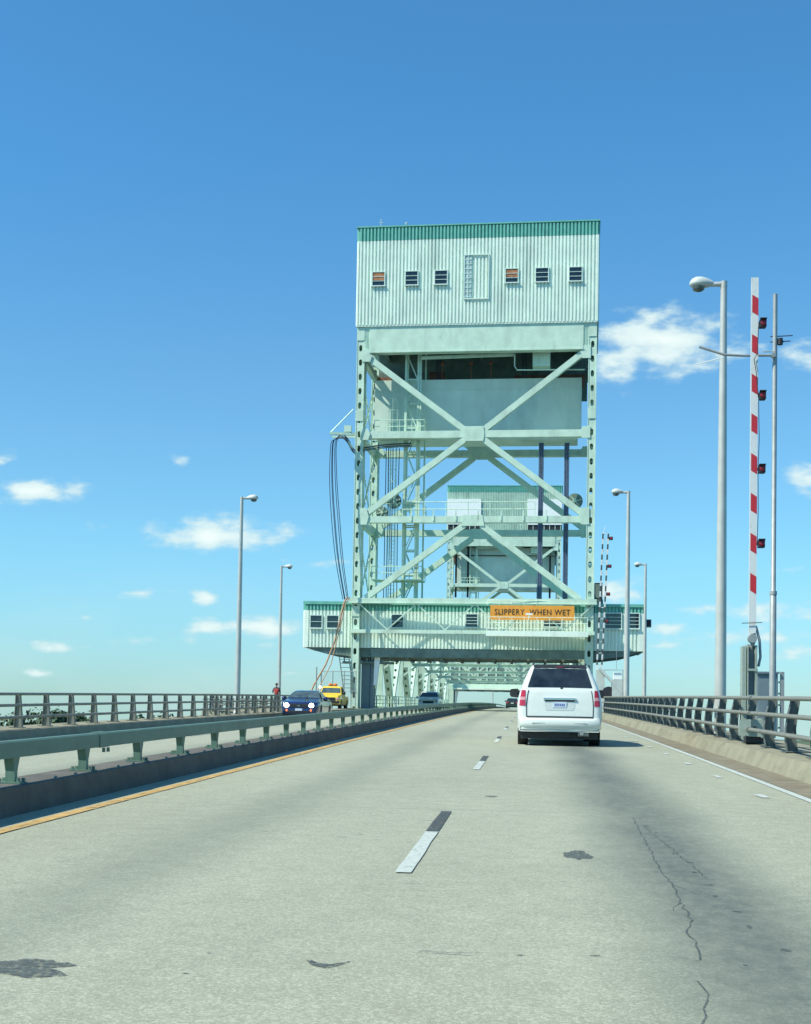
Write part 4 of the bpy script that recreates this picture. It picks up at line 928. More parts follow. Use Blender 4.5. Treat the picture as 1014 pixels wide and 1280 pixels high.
# ------------------------------------------------------------------ near traffic gate, poles, cabinet
t = thing('traffic_gate', 'raised red and white striped barrier arm on a grey channel post at the right railing', 'traffic gate', (4.6, 29, .8), group='raised traffic gates')
b = MB(); x0, x1, zb, zt = 4.55, 4.70, 3.05, 10.65; y = 29.0
b.box(x0, x1, y, y+.05, zb, zt)
arm = b.build('gate_arm', 'board', t)
arm_len = 1.02; z = 10.15
for k in range(8):
    za = 10.28-k*.845; b = MB(); b.add([(x0+.02, y-.004, za), (x1-.004, y-.004, za-.08), (x1-.004, y-.004, za-.45), (x0+.02, y-.004, za-.37)], [(0, 1, 2, 3)]); sub(arm, b.build('red_stripe', 'red', t))
for zc in (9.66, 8.12, 6.56, 4.98):
    b = MB(); b.box(4.73, 4.86, y-.07, y+.12, zc-.08, zc+.08); b.box(4.70, 4.73, y, y+.04, zc-.03, zc+.03); b.lathe((4.80, y-.07, zc), (0, -1, 0), [(0, .062), (.02, .055), (.03, .02)], 14, 1); b.beam((4.79, y-.07, zc+.075), (4.79, y-.14, zc+.085), .14, .012)
    l = b.build('gate_lamp', ['dark', 'lens_red'], t, 40); sub(arm, l)
b = MB(); b.tube([(4.70, y-.02, 9.6), (4.68, y-.03, 9.0), (4.61, y-.03, 8.9), (4.66, y-.03, 8.6), (4.71, y, 8.1)], .008, 5); b.tube([(4.715, y, 8.0), (4.735, y, 7.2), (4.715, y, 6.6)], .008, 5); b.tube([(4.715, y, 6.5), (4.725, y, 5.7), (4.71, y, 5.0)], .008, 5)
b.tube([(4.40, y-.03, 3.30), (4.82, y-.03, 3.32)], .008, 5); c_o = b.build('lamp_wire', 'dark', t); sub(arm, c_o)
b = MB(); b.box(4.42, 4.50, y-.02, y+.28, .85, 2.82); b.box(4.52, 4.54, y-.06, y+.3, .85, 2.86); b.box(4.54, 4.68, y+.1, y+.3, .85, 2.86, 1); b.box(4.68, 4.72, y-.06, y+.3, .85, 2.84)
for zc in (1.2, 1.75, 2.3): b.box(4.51, 4.73, y-.08, y-.061, zc, zc+.05)
b.build('post', ['box', 'cab'], t)
b = MB(); b.tube([(4.60, y+.1, 2.75), (4.66, y+.05, 2.95), (4.63, y, 3.1)], .05, 8); b.tube([(4.70, y+.05, 3.25), (4.78, y+.05, 2.95), (4.80, y+.05, 2.6), (4.76, y+.05, 2.4)], .03, 6); b.tube([(4.53, y-.02, 3.0), (4.70, y-.02, 2.93)], .03, 6)
b.lathe((4.62, y-.1, 2.98), (0, 1, 0), [(0, .09), (.2, .09)], 12); b.build('hinge', 'steel', t, 40)

b = MB(); b.box(4.22, 4.42, 26.62, 27.1, .95, 1.28); b.box(4.42, 4.46, 26.62, 27.1, .93, 1.30); b.lathe((4.30, 26.62, 1.12), (0, -1, 0), [(0, .03), (.02, .03)], 10, 1)
b.box(4.0, 4.22, 26.55, 26.62, .97, 1.27); b.box(4.15, 4.5, 26.7, 27.0, .84, .95, 1)
tag(b.build('junction_box', ['box', 'dark']), 'flat grey-green junction box fixed to the right railing at the gap before the gate', 'box')
t = thing('control_cabinet', 'blue-grey control cabinet standing behind the right railing beside the thin pole', 'cabinet', (5.2, 30.8, .9))
b = MB(); b.box(4.98, 5.42, 30.5, 31.0, .95, 2.30); b.build('cabinet_body', 'cab', t)
b = MB(); b.box(4.95, 5.45, 30.45, 31.05, 2.305, 2.35); b.build('lid', 'cab', t)
b = MB(); b.box(5.0, 5.40, 30.47, 30.497, 1.05, 2.2); b.build('door', 'cab', t)
b = MB(); b.box(5.36, 5.385, 30.44, 30.469, 1.6, 1.72); h = b.build('handle', 'dark', t); sub([c for c in t.children if c.name.startswith('door')][0], h)
b = MB(); b.box(5.48, 5.56, 30.5, 30.58, .95, 2.35); [b.box(5.44, 5.49, 30.52, 30.56, 1.1+k*.25, 1.14+k*.25) for k in range(5)]; b.build('conduit', 'steel', t)
t = thing('utility_pole', 'thin galvanized pole at the right edge with a bent bar reaching left', 'pole', (5.22, 30, .9))
b = MB(); b.tube([(5.22, 30, .9), (5.22, 30, 4.0), (5.22, 30, 4.02), (5.22, 30, 10.6)], [.075, .07, .055, .05], 12); b.lathe((5.22, 30, 4.0), (0, 0, 1), [(0, .08), (.08, .08)], 12); b.build('pole', 'steel', t, 40)
b = MB(); b.tube([(5.20, 29.9, 9.22), (4.5, 29.9, 9.22), (4.12, 29.9, 9.24), (3.58, 29.9, 9.42)], .028, 8); b.tube([(5.20, 29.9, 9.30), (4.95, 29.9, 9.30)], .01, 6); b.lathe((5.17, 29.86, 9.22), (0, 1, 0), [(0, .05), (.1, .05)], 10); b.build('bent_bar', 'steel', t, 40)
b = MB(); b.beam((4.10, 29.88, 9.18), (3.50, 29.88, 9.02), .02, .03, (0, 1, 0)); b.build('pale_blade', 'white', t)
b = MB()
for dz in (-.06, .06): b.tube([(5.12, 30, 9.60+dz), (5.60-.05*(dz < 0), 30, 9.62+dz)], .012, 5)
b.lathe((5.33, 30, 9.48), (0, 0, 1), [(0, .06), (.14, .06)], 10); b.tube([(5.25, 30, 9.5), (5.40, 30, 9.55)], .02, 6); b.build('clamp', 'dark', t)
# broken rail end piece and small brackets at the gap
b = MB(); b.box(4.5, 4.56, 19.6, 19.7, .60, 1.72); b.box(4.75, 4.80, 19.6, 19.7, .60, 1.72); b.box(4.5, 5.6, 19.5, 19.8, .60, .66)
b.tube([(4.5, 19.65, 1.62), (5.8, 19.65, 1.62)], .04, 8); b.tube([(4.5, 19.65, 1.2), (5.8, 19.65, 1.2)], .04, 8)
tag(b.build('service_railing', 'box'), 'short grey service railing standing behind the right railing at the picture edge', 'railing')

# far traffic gate
t = thing('traffic_gate', 'distant twin-pole striped barrier arm raised beside the right leg of the nearer tower', 'traffic gate', (4.5, 88, 2), group='raised traffic gates')
b = MB(); pa, qa = Vector((4.24, 88, 4.5)), Vector((4.54, 88, 13.3)); pb, qb = Vector((4.55, 88, 4.5)), Vector((4.88, 88, 13.3))
for p, q in ((pa, qa), (pb, qb)):
    n = 26
    for k in range(n): b.beam(p+(q-p)*k/n, p+(q-p)*(k+.999)/n, .10, .10, (0, 1, 0), k % 2)
for k in range(12): b.beam(pa+(qa-pa)*(k+.5)/12, pb+(qb-pb)*(k+.5)/12, .05, .05, (0, 1, 0))
b.tube([qa, qa+Vector((.16, 0, .5))], .02, 5); b.beam(qa, qb, .06, .06, (0, 1, 0)); arm = b.build('gate_arm', ['board', 'black_tape'], t)
for k, zc in enumerate((13.0, 11.2, 9.4, 7.65)):
    x = 4.55+(zc-4.5)/8.8*.33; b = MB(); b.box(x+.04, x+.30, 87.9, 88.1, zc-.1, zc+.1); b.lathe((x+.2, 87.9, zc), (0, -1, 0), [(0, .08), (.03, .05)], 10, 1); l = b.build('gate_lamp', ['dark', 'lens_red'], t); sub(arm, l)
b = MB(); b.box(4.2, 4.75, 87.8, 88.3, 1.8, 4.5); b.beam((4.4, 87.7, 4.6), (5.9, 87.7, 3.0), .15, .5, (0, 1, 0)); b.build('post', 'lamp', t)
b = MB(); b.box(5.2, 5.95, 87.5, 88.4, 2.0, 3.9); b.box(5.3, 5.8, 87.5, 88.2, 3.91, 4.35, 1); b.lathe((5.0, 87.7, 3.0), (0, -1, 0), [(0, .45), (.1, .45)], 16, 2); b.build('counterweight', ['lamp', 'white', 'dark'], t)
b = MB(); b.tube([(4.7, 87.4, 4.5), (5.86, 87.4, 4.5), (5.86, 87.4, 2.5)], .03, 5); b.tube([(5.45, 87.4, 4.5), (5.45, 87.4, 5.8)], .015, 5); b.build('guard_frame', 'steel', t)

# ------------------------------------------------------------------ vehicles
def interp(tab, y):
    if y <= tab[0][0]: return tab[0][1]
    for (a, b_), (c, d) in zip(tab, tab[1:]):
        if y <= c: return b_+(d-b_)*(y-a)/(c-a) if c > a else d
    return tab[-1][1]
class Car:
    def __init__(s, name, label, cat, loc, rotz, top, wid, W, L, wheels, paint, zb=.3, wr=.33, rnd=.07, group=None, plan=(.25, .05, .8, .16)):
        s.t = thing(name, label, cat, loc, rotz, group, local=True); s.top, s.wid, s.W, s.L, s.wheels, s.paint, s.zb, s.wr, s.r, s.plan = top, wid, W, L, wheels, paint, zb, wr, rnd, plan
        s.body()
    def zt(s, y): return interp(s.top, y)
    def w(s, y, z):
        a, ka, c, kc = s.plan; f = 1.0
        if y < a: f -= ka*(1-y/a)**2
        if y > s.L-c: f -= kc*((y-(s.L-c))/c)**2.5
        return s.W/2*interp(s.wid, z)*f
    def zbot(s, y):
        z = s.zb
        for yc in s.wheels:
            R_ = s.wr*1.17; d = abs(y-yc)
            if d < R_: z = max(z, s.wr+math.sqrt(R_*R_-d*d))
        return min(z, s.zt(y)-.05)
    def nrm(s, y, i=None):
        e = .012; a, b_ = (y-e, s.zt(y-e)), (y+e, s.zt(y+e))
        if y-e < 0: a = (0, s.zb+.02)
        if y+e > s.L: b_ = (s.L, s.zb+.02)
        d = Vector((b_[0]-a[0], b_[1]-a[1])); d.normalize(); return Vector((-d.y, d.x))
    def pt(s, y, q, off=0):
        k = abs(q); z = s.zt(y); x = q*s.w(y, z); n = s.nrm(y); dd = 0
        if k > .86: dd = s.r*(1-math.sqrt(max(0, 1-((k-.86)/.14)**2)))
        crown = .02*(1-q*q)
        return Vector((x, y+n.x*(off-dd+crown*(1 if n.x < 0 else .5)), z+n.y*(off-dd+crown)))
    def body(s):
        ys = {round(y, 4) for y, _ in s.top}
        for yc in s.wheels:
            R_ = s.wr*1.17
            for k in range(13): ys.add(round(yc-R_*math.cos(math.pi*k/12), 4))
        y = .1
        while y < s.L: ys.add(round(y, 4)); y += .18
        for (a, b_), (c, d) in zip(s.top, s.top[1:]):
            if abs(d-b_) > .15:
                for k in range(1, 4): ys.add(round(a+(c-a)*k/4, 4))
        ys = sorted(q for q in ys if 0 <= q <= s.L); ys = [q for i, q in enumerate(ys) if i == 0 or q-ys[i-1] > .002]
        qs = [-1, -.985, -.95, -.9, -.86, -.6, -.3, 0, .3, .6, .86, .9, .95, .985, 1]; K = 9; vs = []; fs = []; n = len(qs)
        for y in ys:
            for q in qs: vs.append(s.pt(y, q))
        for i in range(len(ys)-1):
            for j in range(n-1): fs.append((i*n+j, i*n+j+1, (i+1)*n+j+1, (i+1)*n+j))
        for sg, col in ((-1, 0), (1, n-1)):
            base = len(vs)
            for i, y in enumerate(ys):
                T = vs[i*n+col]; zb = s.zbot(y)
                for k in range(1, K+1):
                    z = T.z+(zb-T.z)*k/K; yy = T.y+(y-T.y)*k/K; vs.append(Vector((sg*s.w(y, z), yy, z)))
            def idx(i, k): return i*n+col if k == 0 else base+i*K+k-1
            for i in range(len(ys)-1):
                for k in range(K): fs.append((idx(i, k), idx(i+1, k), idx(i+1, k+1), idx(i, k+1)))
            if sg < 0: lb, bl = base, None
            else: rb = base
        for i in range(len(ys)-1):                              # floor
            a, b_ = lb+i*K+K-1, rb+i*K+K-1; fs.append((a, a+K, b_+K, b_))
        fs.append(tuple(range(n))+tuple(rb+k for k in range(K))+tuple(lb+k for k in range(K-1, -1, -1)))
        e = (len(ys)-1); fs.append(tuple(e*n+j for j in range(n))+tuple(rb+e*K+k for k in range(K))+tuple(lb+e*K+k for k in range(K-1, -1, -1)))
        b = MB(); b.add(vs, fs); s.b = b.build('body', s.paint, s.t, 38)
    def panel(s, name, y0, y1, q0, q1, m, off=.006, ny=6, nq=8, parent=None):
        vs = []; fs = []
        for i in range(ny+1):
            for j in range(nq+1):
                y = y0+(y1-y0)*i/ny; q = q0+(q1-q0)*j/nq
                if callable(q0): pass
                vs.append(s.pt(y, q, off))
        w = nq+1
        for i in range(ny):
            for j in range(nq): fs.append((i*w+j, i*w+j+1, (i+1)*w+j+1, (i+1)*w+j))
        b = MB(); b.add(vs, fs); return b.build(name, m, parent or s.t, 60)
    def side(s, name, low, up, m, off=.006, parent=None, both=True):
        for sg in ((-1, 1) if both else (1,)):
            vs = []; fs = []; n = len(low); K = 4
            for (ya, za), (yb, zb) in zip(low, up):
                for k in range(K+1):
                    y = ya+(yb-ya)*k/K; z = za+(zb-za)*k/K; vs.append((sg*(s.w(y, z)+off), y, z))
            for i in range(n-1):
                for k in range(K): fs.append((i*(K+1)+k, (i+1)*(K+1)+k, (i+1)*(K+1)+k+1, i*(K+1)+k+1))
            b = MB(); b.add(vs, fs); b.build(name, m, parent or s.t, 60)
    def put_wheels(s, wt=.22, spokes=5):
        for yc in s.wheels:
            for sg in (-1, 1):
                xo = s.W/2-.02; r = s.wr; ax = (sg, 0, 0); c = (sg*(xo-wt), yc, r)
                b = MB(); b.lathe(c, ax, [(0, r*.6), (0, r*.93), (.03, r*.99), (wt*.5, r), (wt-.03, r*.99), (wt, r*.93), (wt+.002, r*.68), (wt-.03, r*.66)], 28)
                for k in range(3): b.lathe((sg*(xo-wt*(.35+.15*k)), yc, r), ax, [(0, r*1.003), (.006, r*1.003)], 28)
                w_ = b.build('wheel', 'tyre', s.t, 35)
                b = MB(); b.lathe((sg*(xo-.04), yc, r), ax, [(0, r*.66), (.03, r*.64), (.03, r*.58), (.01, r*.55)], 24); b.lathe((sg*(xo-.03), yc, r), ax, [(0, r*.16), (.03, r*.14)], 12)
                for k in range(spokes):
                    a = 2*math.pi*k/spokes; b.beam((sg*(xo-.015), yc, r), (sg*(xo-.015), yc+math.cos(a)*r*.6, r+math.sin(a)*r*.6), .05, .03, (1, 0, 0))
                ri = b.build('rim', 'rim', s.t, 40); sub(w_, ri)
        b = MB(); b.box(-s.W/2+.16, s.W/2-.16, .35, s.L-.35, s.zb-.08, s.zb+.25)
        for yc in s.wheels: b.box(-s.W/2+.05, s.W/2-.05, yc-s.wr*1.1, yc+s.wr*1.1, s.zb+.0, s.wr*2.1)
        b.build('chassis', 'trim', s.t)
    def mirrors(s, y, z, m=None, boxy=False):
        for sg in (-1, 1):
            x = s.w(y, z); b = MB(); b.lathe((sg*(x+.02), y, z), (sg, 0, 0), [(0, .03), (.06, .04), (.08, .09), (.14, .115), (.22, .10), (.25, .04)], 14)
            if boxy:
                b = MB(); b.beam((sg*(x-.02), y, z-.03), (sg*(x+.10), y, z-.02), .06, .05); b.prism([(sg*(x+.05), z-.08), (sg*(x+.09), z-.12), (sg*(x+.26), z-.10), (sg*(x+.29), z-.05), (sg*(x+.29), z+.06), (sg*(x+.25), z+.10), (sg*(x+.09), z+.11), (sg*(x+.05), z+.05)], 'y', y-.03, y+.09)
            else: b.v = [((v[0]), y+(v[1]-y)*.6, v[2]) for v in b.v]
            b.build('side_mirror', m or s.paint, s.t, 50)
    def box(s, name, x0, x1, y0, y1, z0, z1, m, parent=None, bev=.01):
        b = MB(); b.box(x0, x1, y0, y1, z0, z1); o = b.build(name, m, parent or s.t)
        if bev: md = o.modifiers.new('b', 'BEVEL'); md.width = bev; md.segments = 2
        return o
    def flip_text(s, *a, **k): pass

def car_text(body, s_, size, loc, parent, m, face='rear', name='lettering', space=1.0):
    rot = 0 if face == 'rear' else math.pi
    return text_mesh(s_, size, loc, .003, m, name, parent, space, rot)

# white minivan
vz = rz(31.0)
van = Car('minivan', 'white minivan with dark rear glass driving ahead in the right lane', 'minivan', (.675, 31.0, vz), 0,
          [(0, .38), (.006, .50), (.012, .60), (.06, .645), (.075, .80), (.10, 1.05), (.14, 1.26), (.18, 1.33), (.37, 1.77), (.46, 1.83), (.75, 1.865), (2.3, 1.865), (3.1, 1.79), (4.15, 1.20), (4.35, 1.13), (4.9, .98), (5.05, .82), (5.09, .6), (5.1, .4)],
          [(0, .90), (.35, .96), (.6, 1.0), (.95, 1.0), (1.15, .965), (1.32, .915), (1.6, .80), (1.82, .715), (1.9, .70)], 1.93, 5.1, (.98, 4.05), 'van', .34, .345, .09, plan=(.30, .045, .9, .16))
van.put_wheels(.24)
van.panel('rear_window', .178, .385, -.84, .84, 'glass', .008)
van.panel('spoiler', .385, .50, -.86, .86, 'trim', .022, 3, 8)
b = MB(); b.box(-.09, .09, .34, .37, 1.80, 1.812); b.build('brake_lamp', 'tail', van.t)
van.panel('windscreen', 3.15, 4.10, -.88, .88, 'glass', .006)
van.side('side_window', [(.55, 1.33), (1.5, 1.33), (1.52, 1.33)], [(.62, 1.72), (1.48, 1.74), (1.5, 1.74)], 'glass')
van.side('side_window', [(1.6, 1.30), (2.5, 1.27)], [(1.58, 1.74), (2.45, 1.74)], 'glass')
van.side('side_window', [(2.6, 1.27), (3.75, 1.22)], [(2.55, 1.74), (3.2, 1.66)], 'glass')
def taillight(c, x0, x1, z0, z1, y, mats=('tail', 'tailw')):
    for sg in (-1, 1):
        b = MB(); n = 5
        def strip(za, zb, mi, o_=0):
            vs = []; fs = []
            for i in range(n+1):
                u = i/n
                for z in (za, zb):
                    xo = x0+(c.w(.1, z)+.012-x0)*u; yo = c_y(z) - .022 + (.22*max(0, u-.72)/.28 if u > .72 else .035*u)
                    vs.append((sg*xo, yo-o_, z))
            for i in range(n): fs.append((2*i, 2*i+1, 2*i+3, 2*i+2))
            b.add(vs, fs, mi)
            vs2 = [(v[0], v[1], v[2]) for v in vs]
        def c_y(z):
            yy = 0
            while c.zt(yy) < z and yy < .5: yy += .004
            return yy
        k = (z1-z0)
        strip(z0, z0+k*.36, 1 if False else 0); strip(z0+k*.37, z0+k*.56, 1); strip(z0+k*.57, z1, 0)
        o = b.build('tail_lamp', list(mats), c.t, 50)
taillight(van, .78, .95, .91, 1.27, .05)
# tailgate lines, handle bar, plate, wiper, bumper
b = MB()
for sg in (-1, 1):
    seam = [van.pt(y, sg*.80, .004) for y in (.062, .068, .075, .088, .10, .12, .14)]
    b.tube(seam, .010, 5)
b.tube([van.pt(.062, q, .006) for q in (-.80, -.6, -.3, 0, .3, .6, .80)], .016, 6); b.build('tailgate_seam', 'trim', van.t)
b = MB(); vs = []; fs = []
for i, y in enumerate((.0765, .084, .092, .100)):
    for j in range(7): vs.append(van.pt(y, (-.36+.12*j)*(1-.10*(i == 0)), .005))
for i in range(3):
    for j in range(6): fs.append((i*7+j, i*7+j+1, i*7+j+8, i*7+j+7))
b.add(vs, fs); b.build('plate_recess_shade', 'recess_shade', van.t)
van.box('handle_bar', -.37, .37, .045, .10, 1.045, 1.095, 'chrome', bev=.012)
van.box('handle_recess', -.33, .33, .068, .09, 1.015, 1.043, 'trim', bev=.003)
pl = van.box('licence_plate', -.155, .155, .050, .066, .875, 1.005, 'plate', bev=.004)
car_text(van.b, 'YYP 4618', .07, (0, .060, .94), pl, 'plate_ink') if False else None
b = MB()
for k in range(6): b.box(-.115+k*.04, -.092+k*.04, .046, .0495, .915, .965)
o = b.build('plate_characters', 'plate_ink', van.t); sub(pl, o)
b = MB(); b.box(-.70, -.42, .078, .0865, .855, .872); b.box(.40, .70, .078, .0865, .86, .875); b.box(-.58, -.50, .078, .0865, .825, .84); b.build('badge', 'chrome', van.t)
b = MB(); b.tube([(.02, .165, 1.31), (.10, .172, 1.335), (.42, .18, 1.345)], .011, 6); b.lathe((.04, .16, 1.31), (0, -1, 0), [(0, .035), (.02, .03)], 10); b.build('wiper', 'trim', van.t)
b = MB()
# bumper: a rounded bar wrapped round the tail
prof = [(.00, .40), (-.035, .43), (-.05, .50), (-.045, .58), (-.02, .625), (.03, .638)]
xs_ = [-.99, -.975, -.93, -.80, -.5, 0, .5, .80, .93, .975, .99]; yo = [.42, .22, .07, .015, 0, -.01, 0, .015, .07, .22, .42]; vs = []; fs = []
for x, y in zip(xs_, yo):
    for a, z in prof: vs.append((x*(.965+.0), y+a, z-(.0 if abs(x) < .9 else 0)))
for i in range(len(xs_)-1):
    for j in range(5): fs.append((i*6+j, i*6+j+1, (i+1)*6+j+1, (i+1)*6+j))
b.add(vs, fs); b.build('bumper', 'van', van.t, 50)
b = MB(); b.box(-.62, .62, -.052, -.046, .515, .523); b.build('bumper_crease', 'trim', van.t)
b = MB(); b.tube([(.50, .0, .30), (.50, .5, .30)], .045, 12); b.tube([(.42, .12, .29), (.66, .12, .29)], .06, 10); b.build('exhaust', 'steel', van.t, 40)
b = MB(); b.box(-.88, .88, .30, .9, .16, .36); b.tube([(-.9, .98, .3), (.9, .98, .3)], .06, 8); b.box(-.3, .25, .25, 1.4, .18, .34); b.build('rear_axle', 'trim', van.t)
van.mirrors(3.75, 1.27, 'trim', True)
b = MB()
for sg in (-1, 1): b.tube([(sg*.60, .75, 1.885), (sg*.60, .9, 1.915), (sg*.62, 2.5, 1.915), (sg*.62, 2.7, 1.88)], .02, 6)
b.build('roof_rack', 'trim', van.t)
b = MB()
for sg in (-1, 1):
    for y in (1.55, 2.55): b.beam((sg*(van.w(y, .9)+.003), y, .45), (sg*(van.w(y, 1.25)+.003), y, 1.27), .008, .008, (1, 0, 0))
b.build('door_seam', 'trim', van.t)

def lamp_disc(c, x, z, r, y, m='headlamp', name='headlamp'):
    b = MB(); b.lathe((x, y, z), (0, 1, 0), [(0, r*1.15), (.03, r*1.12), (.03, r), (.05, r*.7), (.055, .01)], 18); return b.build(name, m, c.t, 50)

# blue coupe, oncoming (local front at y = L, turned to face the camera)
top = [(0, .42), (.01, .7), (.05, .92), (.15, .98), (.9, 1.0), (1.3, 1.22), (1.75, 1.36), (2.3, 1.385), (2.65, 1.33), (3.35, .98), (3.5, .95), (4.3, .84), (4.6, .77), (4.69, .62), (4.72, .5), (4.73, .35)]
wid = [(0, .9), (.3, .97), (.6, 1), (.85, .98), (1.0, .92), (1.3, .70), (1.4, .66)]
by = 64
cc = Car('sports_car', 'dark blue coupe with lit headlights driving towards the viewer in the far left lane', 'car', (-10.95, by+4.73, rz(by+2)-.15), math.pi, top, wid, 1.87, 4.73, (.95, 3.75), 'bluecar', .22, .33, .08, plan=(.3, .08, .7, .14))
cc.put_wheels(); cc.panel('windscreen', 2.68, 3.30, -.90, .90, 'carglass'); cc.panel('rear_window', .95, 1.65, -.85, .85, 'glass')
cc.side('side_window', [(1.5, 1.0), (3.15, .98)], [(1.75, 1.30), (2.55, 1.29)], 'glass')
for x in (-.60, .60): lamp_disc(cc, x, .62, .105, 4.68); lamp_disc(cc, x*.97, .40, .06, 4.69, 'foglamp', 'fog_lamp')
cc.box('grille', -.42, .42, 4.67, 4.745, .53, .70, 'trim'); cc.box('air_intake', -.5, .5, 4.70, 4.742, .27, .38, 'trim')
b = MB(); b.prism([(-.09, .60), (-.02, .63), (.09, .625), (.05, .60), (-.03, .585)], 'y', 4.746, 4.755); b.build('emblem', 'chrome', cc.t)
cc.box('licence_plate', -.17, .17, 4.742, 4.76, .37, .48, 'plate'); cc.mirrors(3.05, .98)
b = MB(); b.beam((-.25, 4.35, .875), (-.25, 3.5, .97), .01, .3); b.build('hood_crease', 'bluecar', cc.t)
b = MB()
for x in (-.35, .35): b.lathe((x, 2.55, 1.0), (0, 0, 1), [(0, .18), (.1, .2), (.2, .1)], 10)
b.build('seat', 'trim', cc.t)

# yellow truck, oncoming, on the platform
top = [(0, .6), (.01, .95), (.05, 1.0), (1.85, 1.0), (1.9, 1.05), (2.05, 1.62), (2.15, 1.68), (3.1, 1.68), (3.25, 1.6), (3.75, 1.13), (3.9, 1.08), (4.75, 1.0), (4.85, .9), (4.9, .6), (4.92, .45)]
wid = [(0, .9), (.4, .97), (.7, 1), (1.05, .97), (1.5, .84), (1.7, .78)]
ty = 96.5
tk = Car('pickup_truck', 'yellow pickup truck with an orange beacon on its roof, behind the blue coupe', 'truck', (-14.4, ty+4.92, rz(ty+2)), math.pi, top, wid, 1.72, 4.92, (.95, 4.0), 'yellowcar', .36, .35, .06)
tk.put_wheels(); tk.panel('windscreen', 3.30, 3.70, -.9, .9, 'carglass'); tk.side('side_window', [(2.15, 1.1), (3.6, 1.1)], [(2.2, 1.55), (3.2, 1.55)], 'glass')
tk.box('grille', -.5, .5, 4.86, 4.935, .62, .85, 'trim'); tk.box('bumper', -.82, .82, 4.88, 5.02, .42, .60, 'trim'); tk.box('licence_plate', -.15, .15, 5.02, 5.03, .46, .56, 'plate')
for x in (-.66, .66): lamp_disc(tk, x, .74, .09, 4.86, 'tailw', 'headlamp')
b = MB(); b.box(-.32, .32, 2.5, 2.8, 1.72, 1.76, 1); b.lathe((-.2, 2.65, 1.76), (0, 0, 1), [(0, .12), (.12, .11), (.17, .04)], 12); b.lathe((.2, 2.65, 1.76), (0, 0, 1), [(0, .12), (.12, .11), (.17, .04)], 12); b.box(-.1, .1, 2.58, 2.72, 1.761, 1.86); b.build('beacon', ['amber', 'trim'], tk.t)
lamp_disc(tk, .88, 1.62, .07, 3.0, 'headlamp', 'spot_lamp'); tk.mirrors(3.45, 1.2, 'trim')

# white car, oncoming under the portal
top = [(0, .45), (.01, .8), (.06, 1.0), (.4, 1.5), (.6, 1.6), (2.6, 1.62), (2.9, 1.55), (3.65, 1.1), (3.8, 1.06), (4.5, .96), (4.6, .7), (4.62, .4)]
wid = [(0, .92), (.5, 1), (1.0, .97), (1.5, .80), (1.6, .76)]
wc = Car('suv', 'white car with silver front coming towards the viewer under the bridge house portal', 'car', (-8.6, 115+4.62, rz(117)-.1), math.pi, top, wid, 1.86, 4.62, (.9, 3.75), 'van', .3, .34, .08)
wc.put_wheels(); wc.panel('windscreen', 2.95, 3.58, -.9, .9, 'glass'); wc.side('side_window', [(.6, 1.1), (3.5, 1.08)], [(.75, 1.5), (2.9, 1.48)], 'glass'); wc.box('grille', -.45, .45, 4.58, 4.64, .6, .8, 'trim')
for x in (-.7, .7): lamp_disc(wc, x, .78, .08, 4.55, 'tailw', 'headlamp')
wc.mirrors(3.4, 1.1); wc.box('licence_plate', -.15, .15, 4.62, 4.64, .42, .52, 'plate')
# dark car far ahead
top = [(0, .42), (.01, .75), (.05, .98), (.4, 1.02), (1.0, 1.38), (1.3, 1.44), (2.3, 1.44), (3.1, 1.05), (4.4, .85), (4.5, .6), (4.52, .35)]
wid = [(0, .92), (.5, 1), (.9, .98), (1.4, .74)]
dc = Car('sedan', 'dark green sedan with red tail lamps far ahead in the left lane', 'car', (-2.45, 190, rz(190)), 0, top, wid, 1.84, 4.52, (.9, 3.6), 'darkcar', .26, .33, .08)
dc.put_wheels(); dc.panel('rear_window', .45, .98, -.86, .86, 'glass'); dc.panel('windscreen', 2.35, 3.0, -.86, .86, 'glass'); dc.side('side_window', [(.8, 1.0), (2.9, 1.0)], [(1.15, 1.36), (2.35, 1.36)], 'glass')
for x in (-.68, .68): dc.box('tail_lamp', x-.18, x+.18, -.01, .06, .72, .92, 'tail', bev=.01)
dc.box('licence_plate', -.2, .2, -.02, .02, .66, .80, 'board'); dc.mirrors(2.7, 1.05); dc.box('bumper', -.88, .88, -.05, .05, .36, .55, 'darkcar', bev=.03)

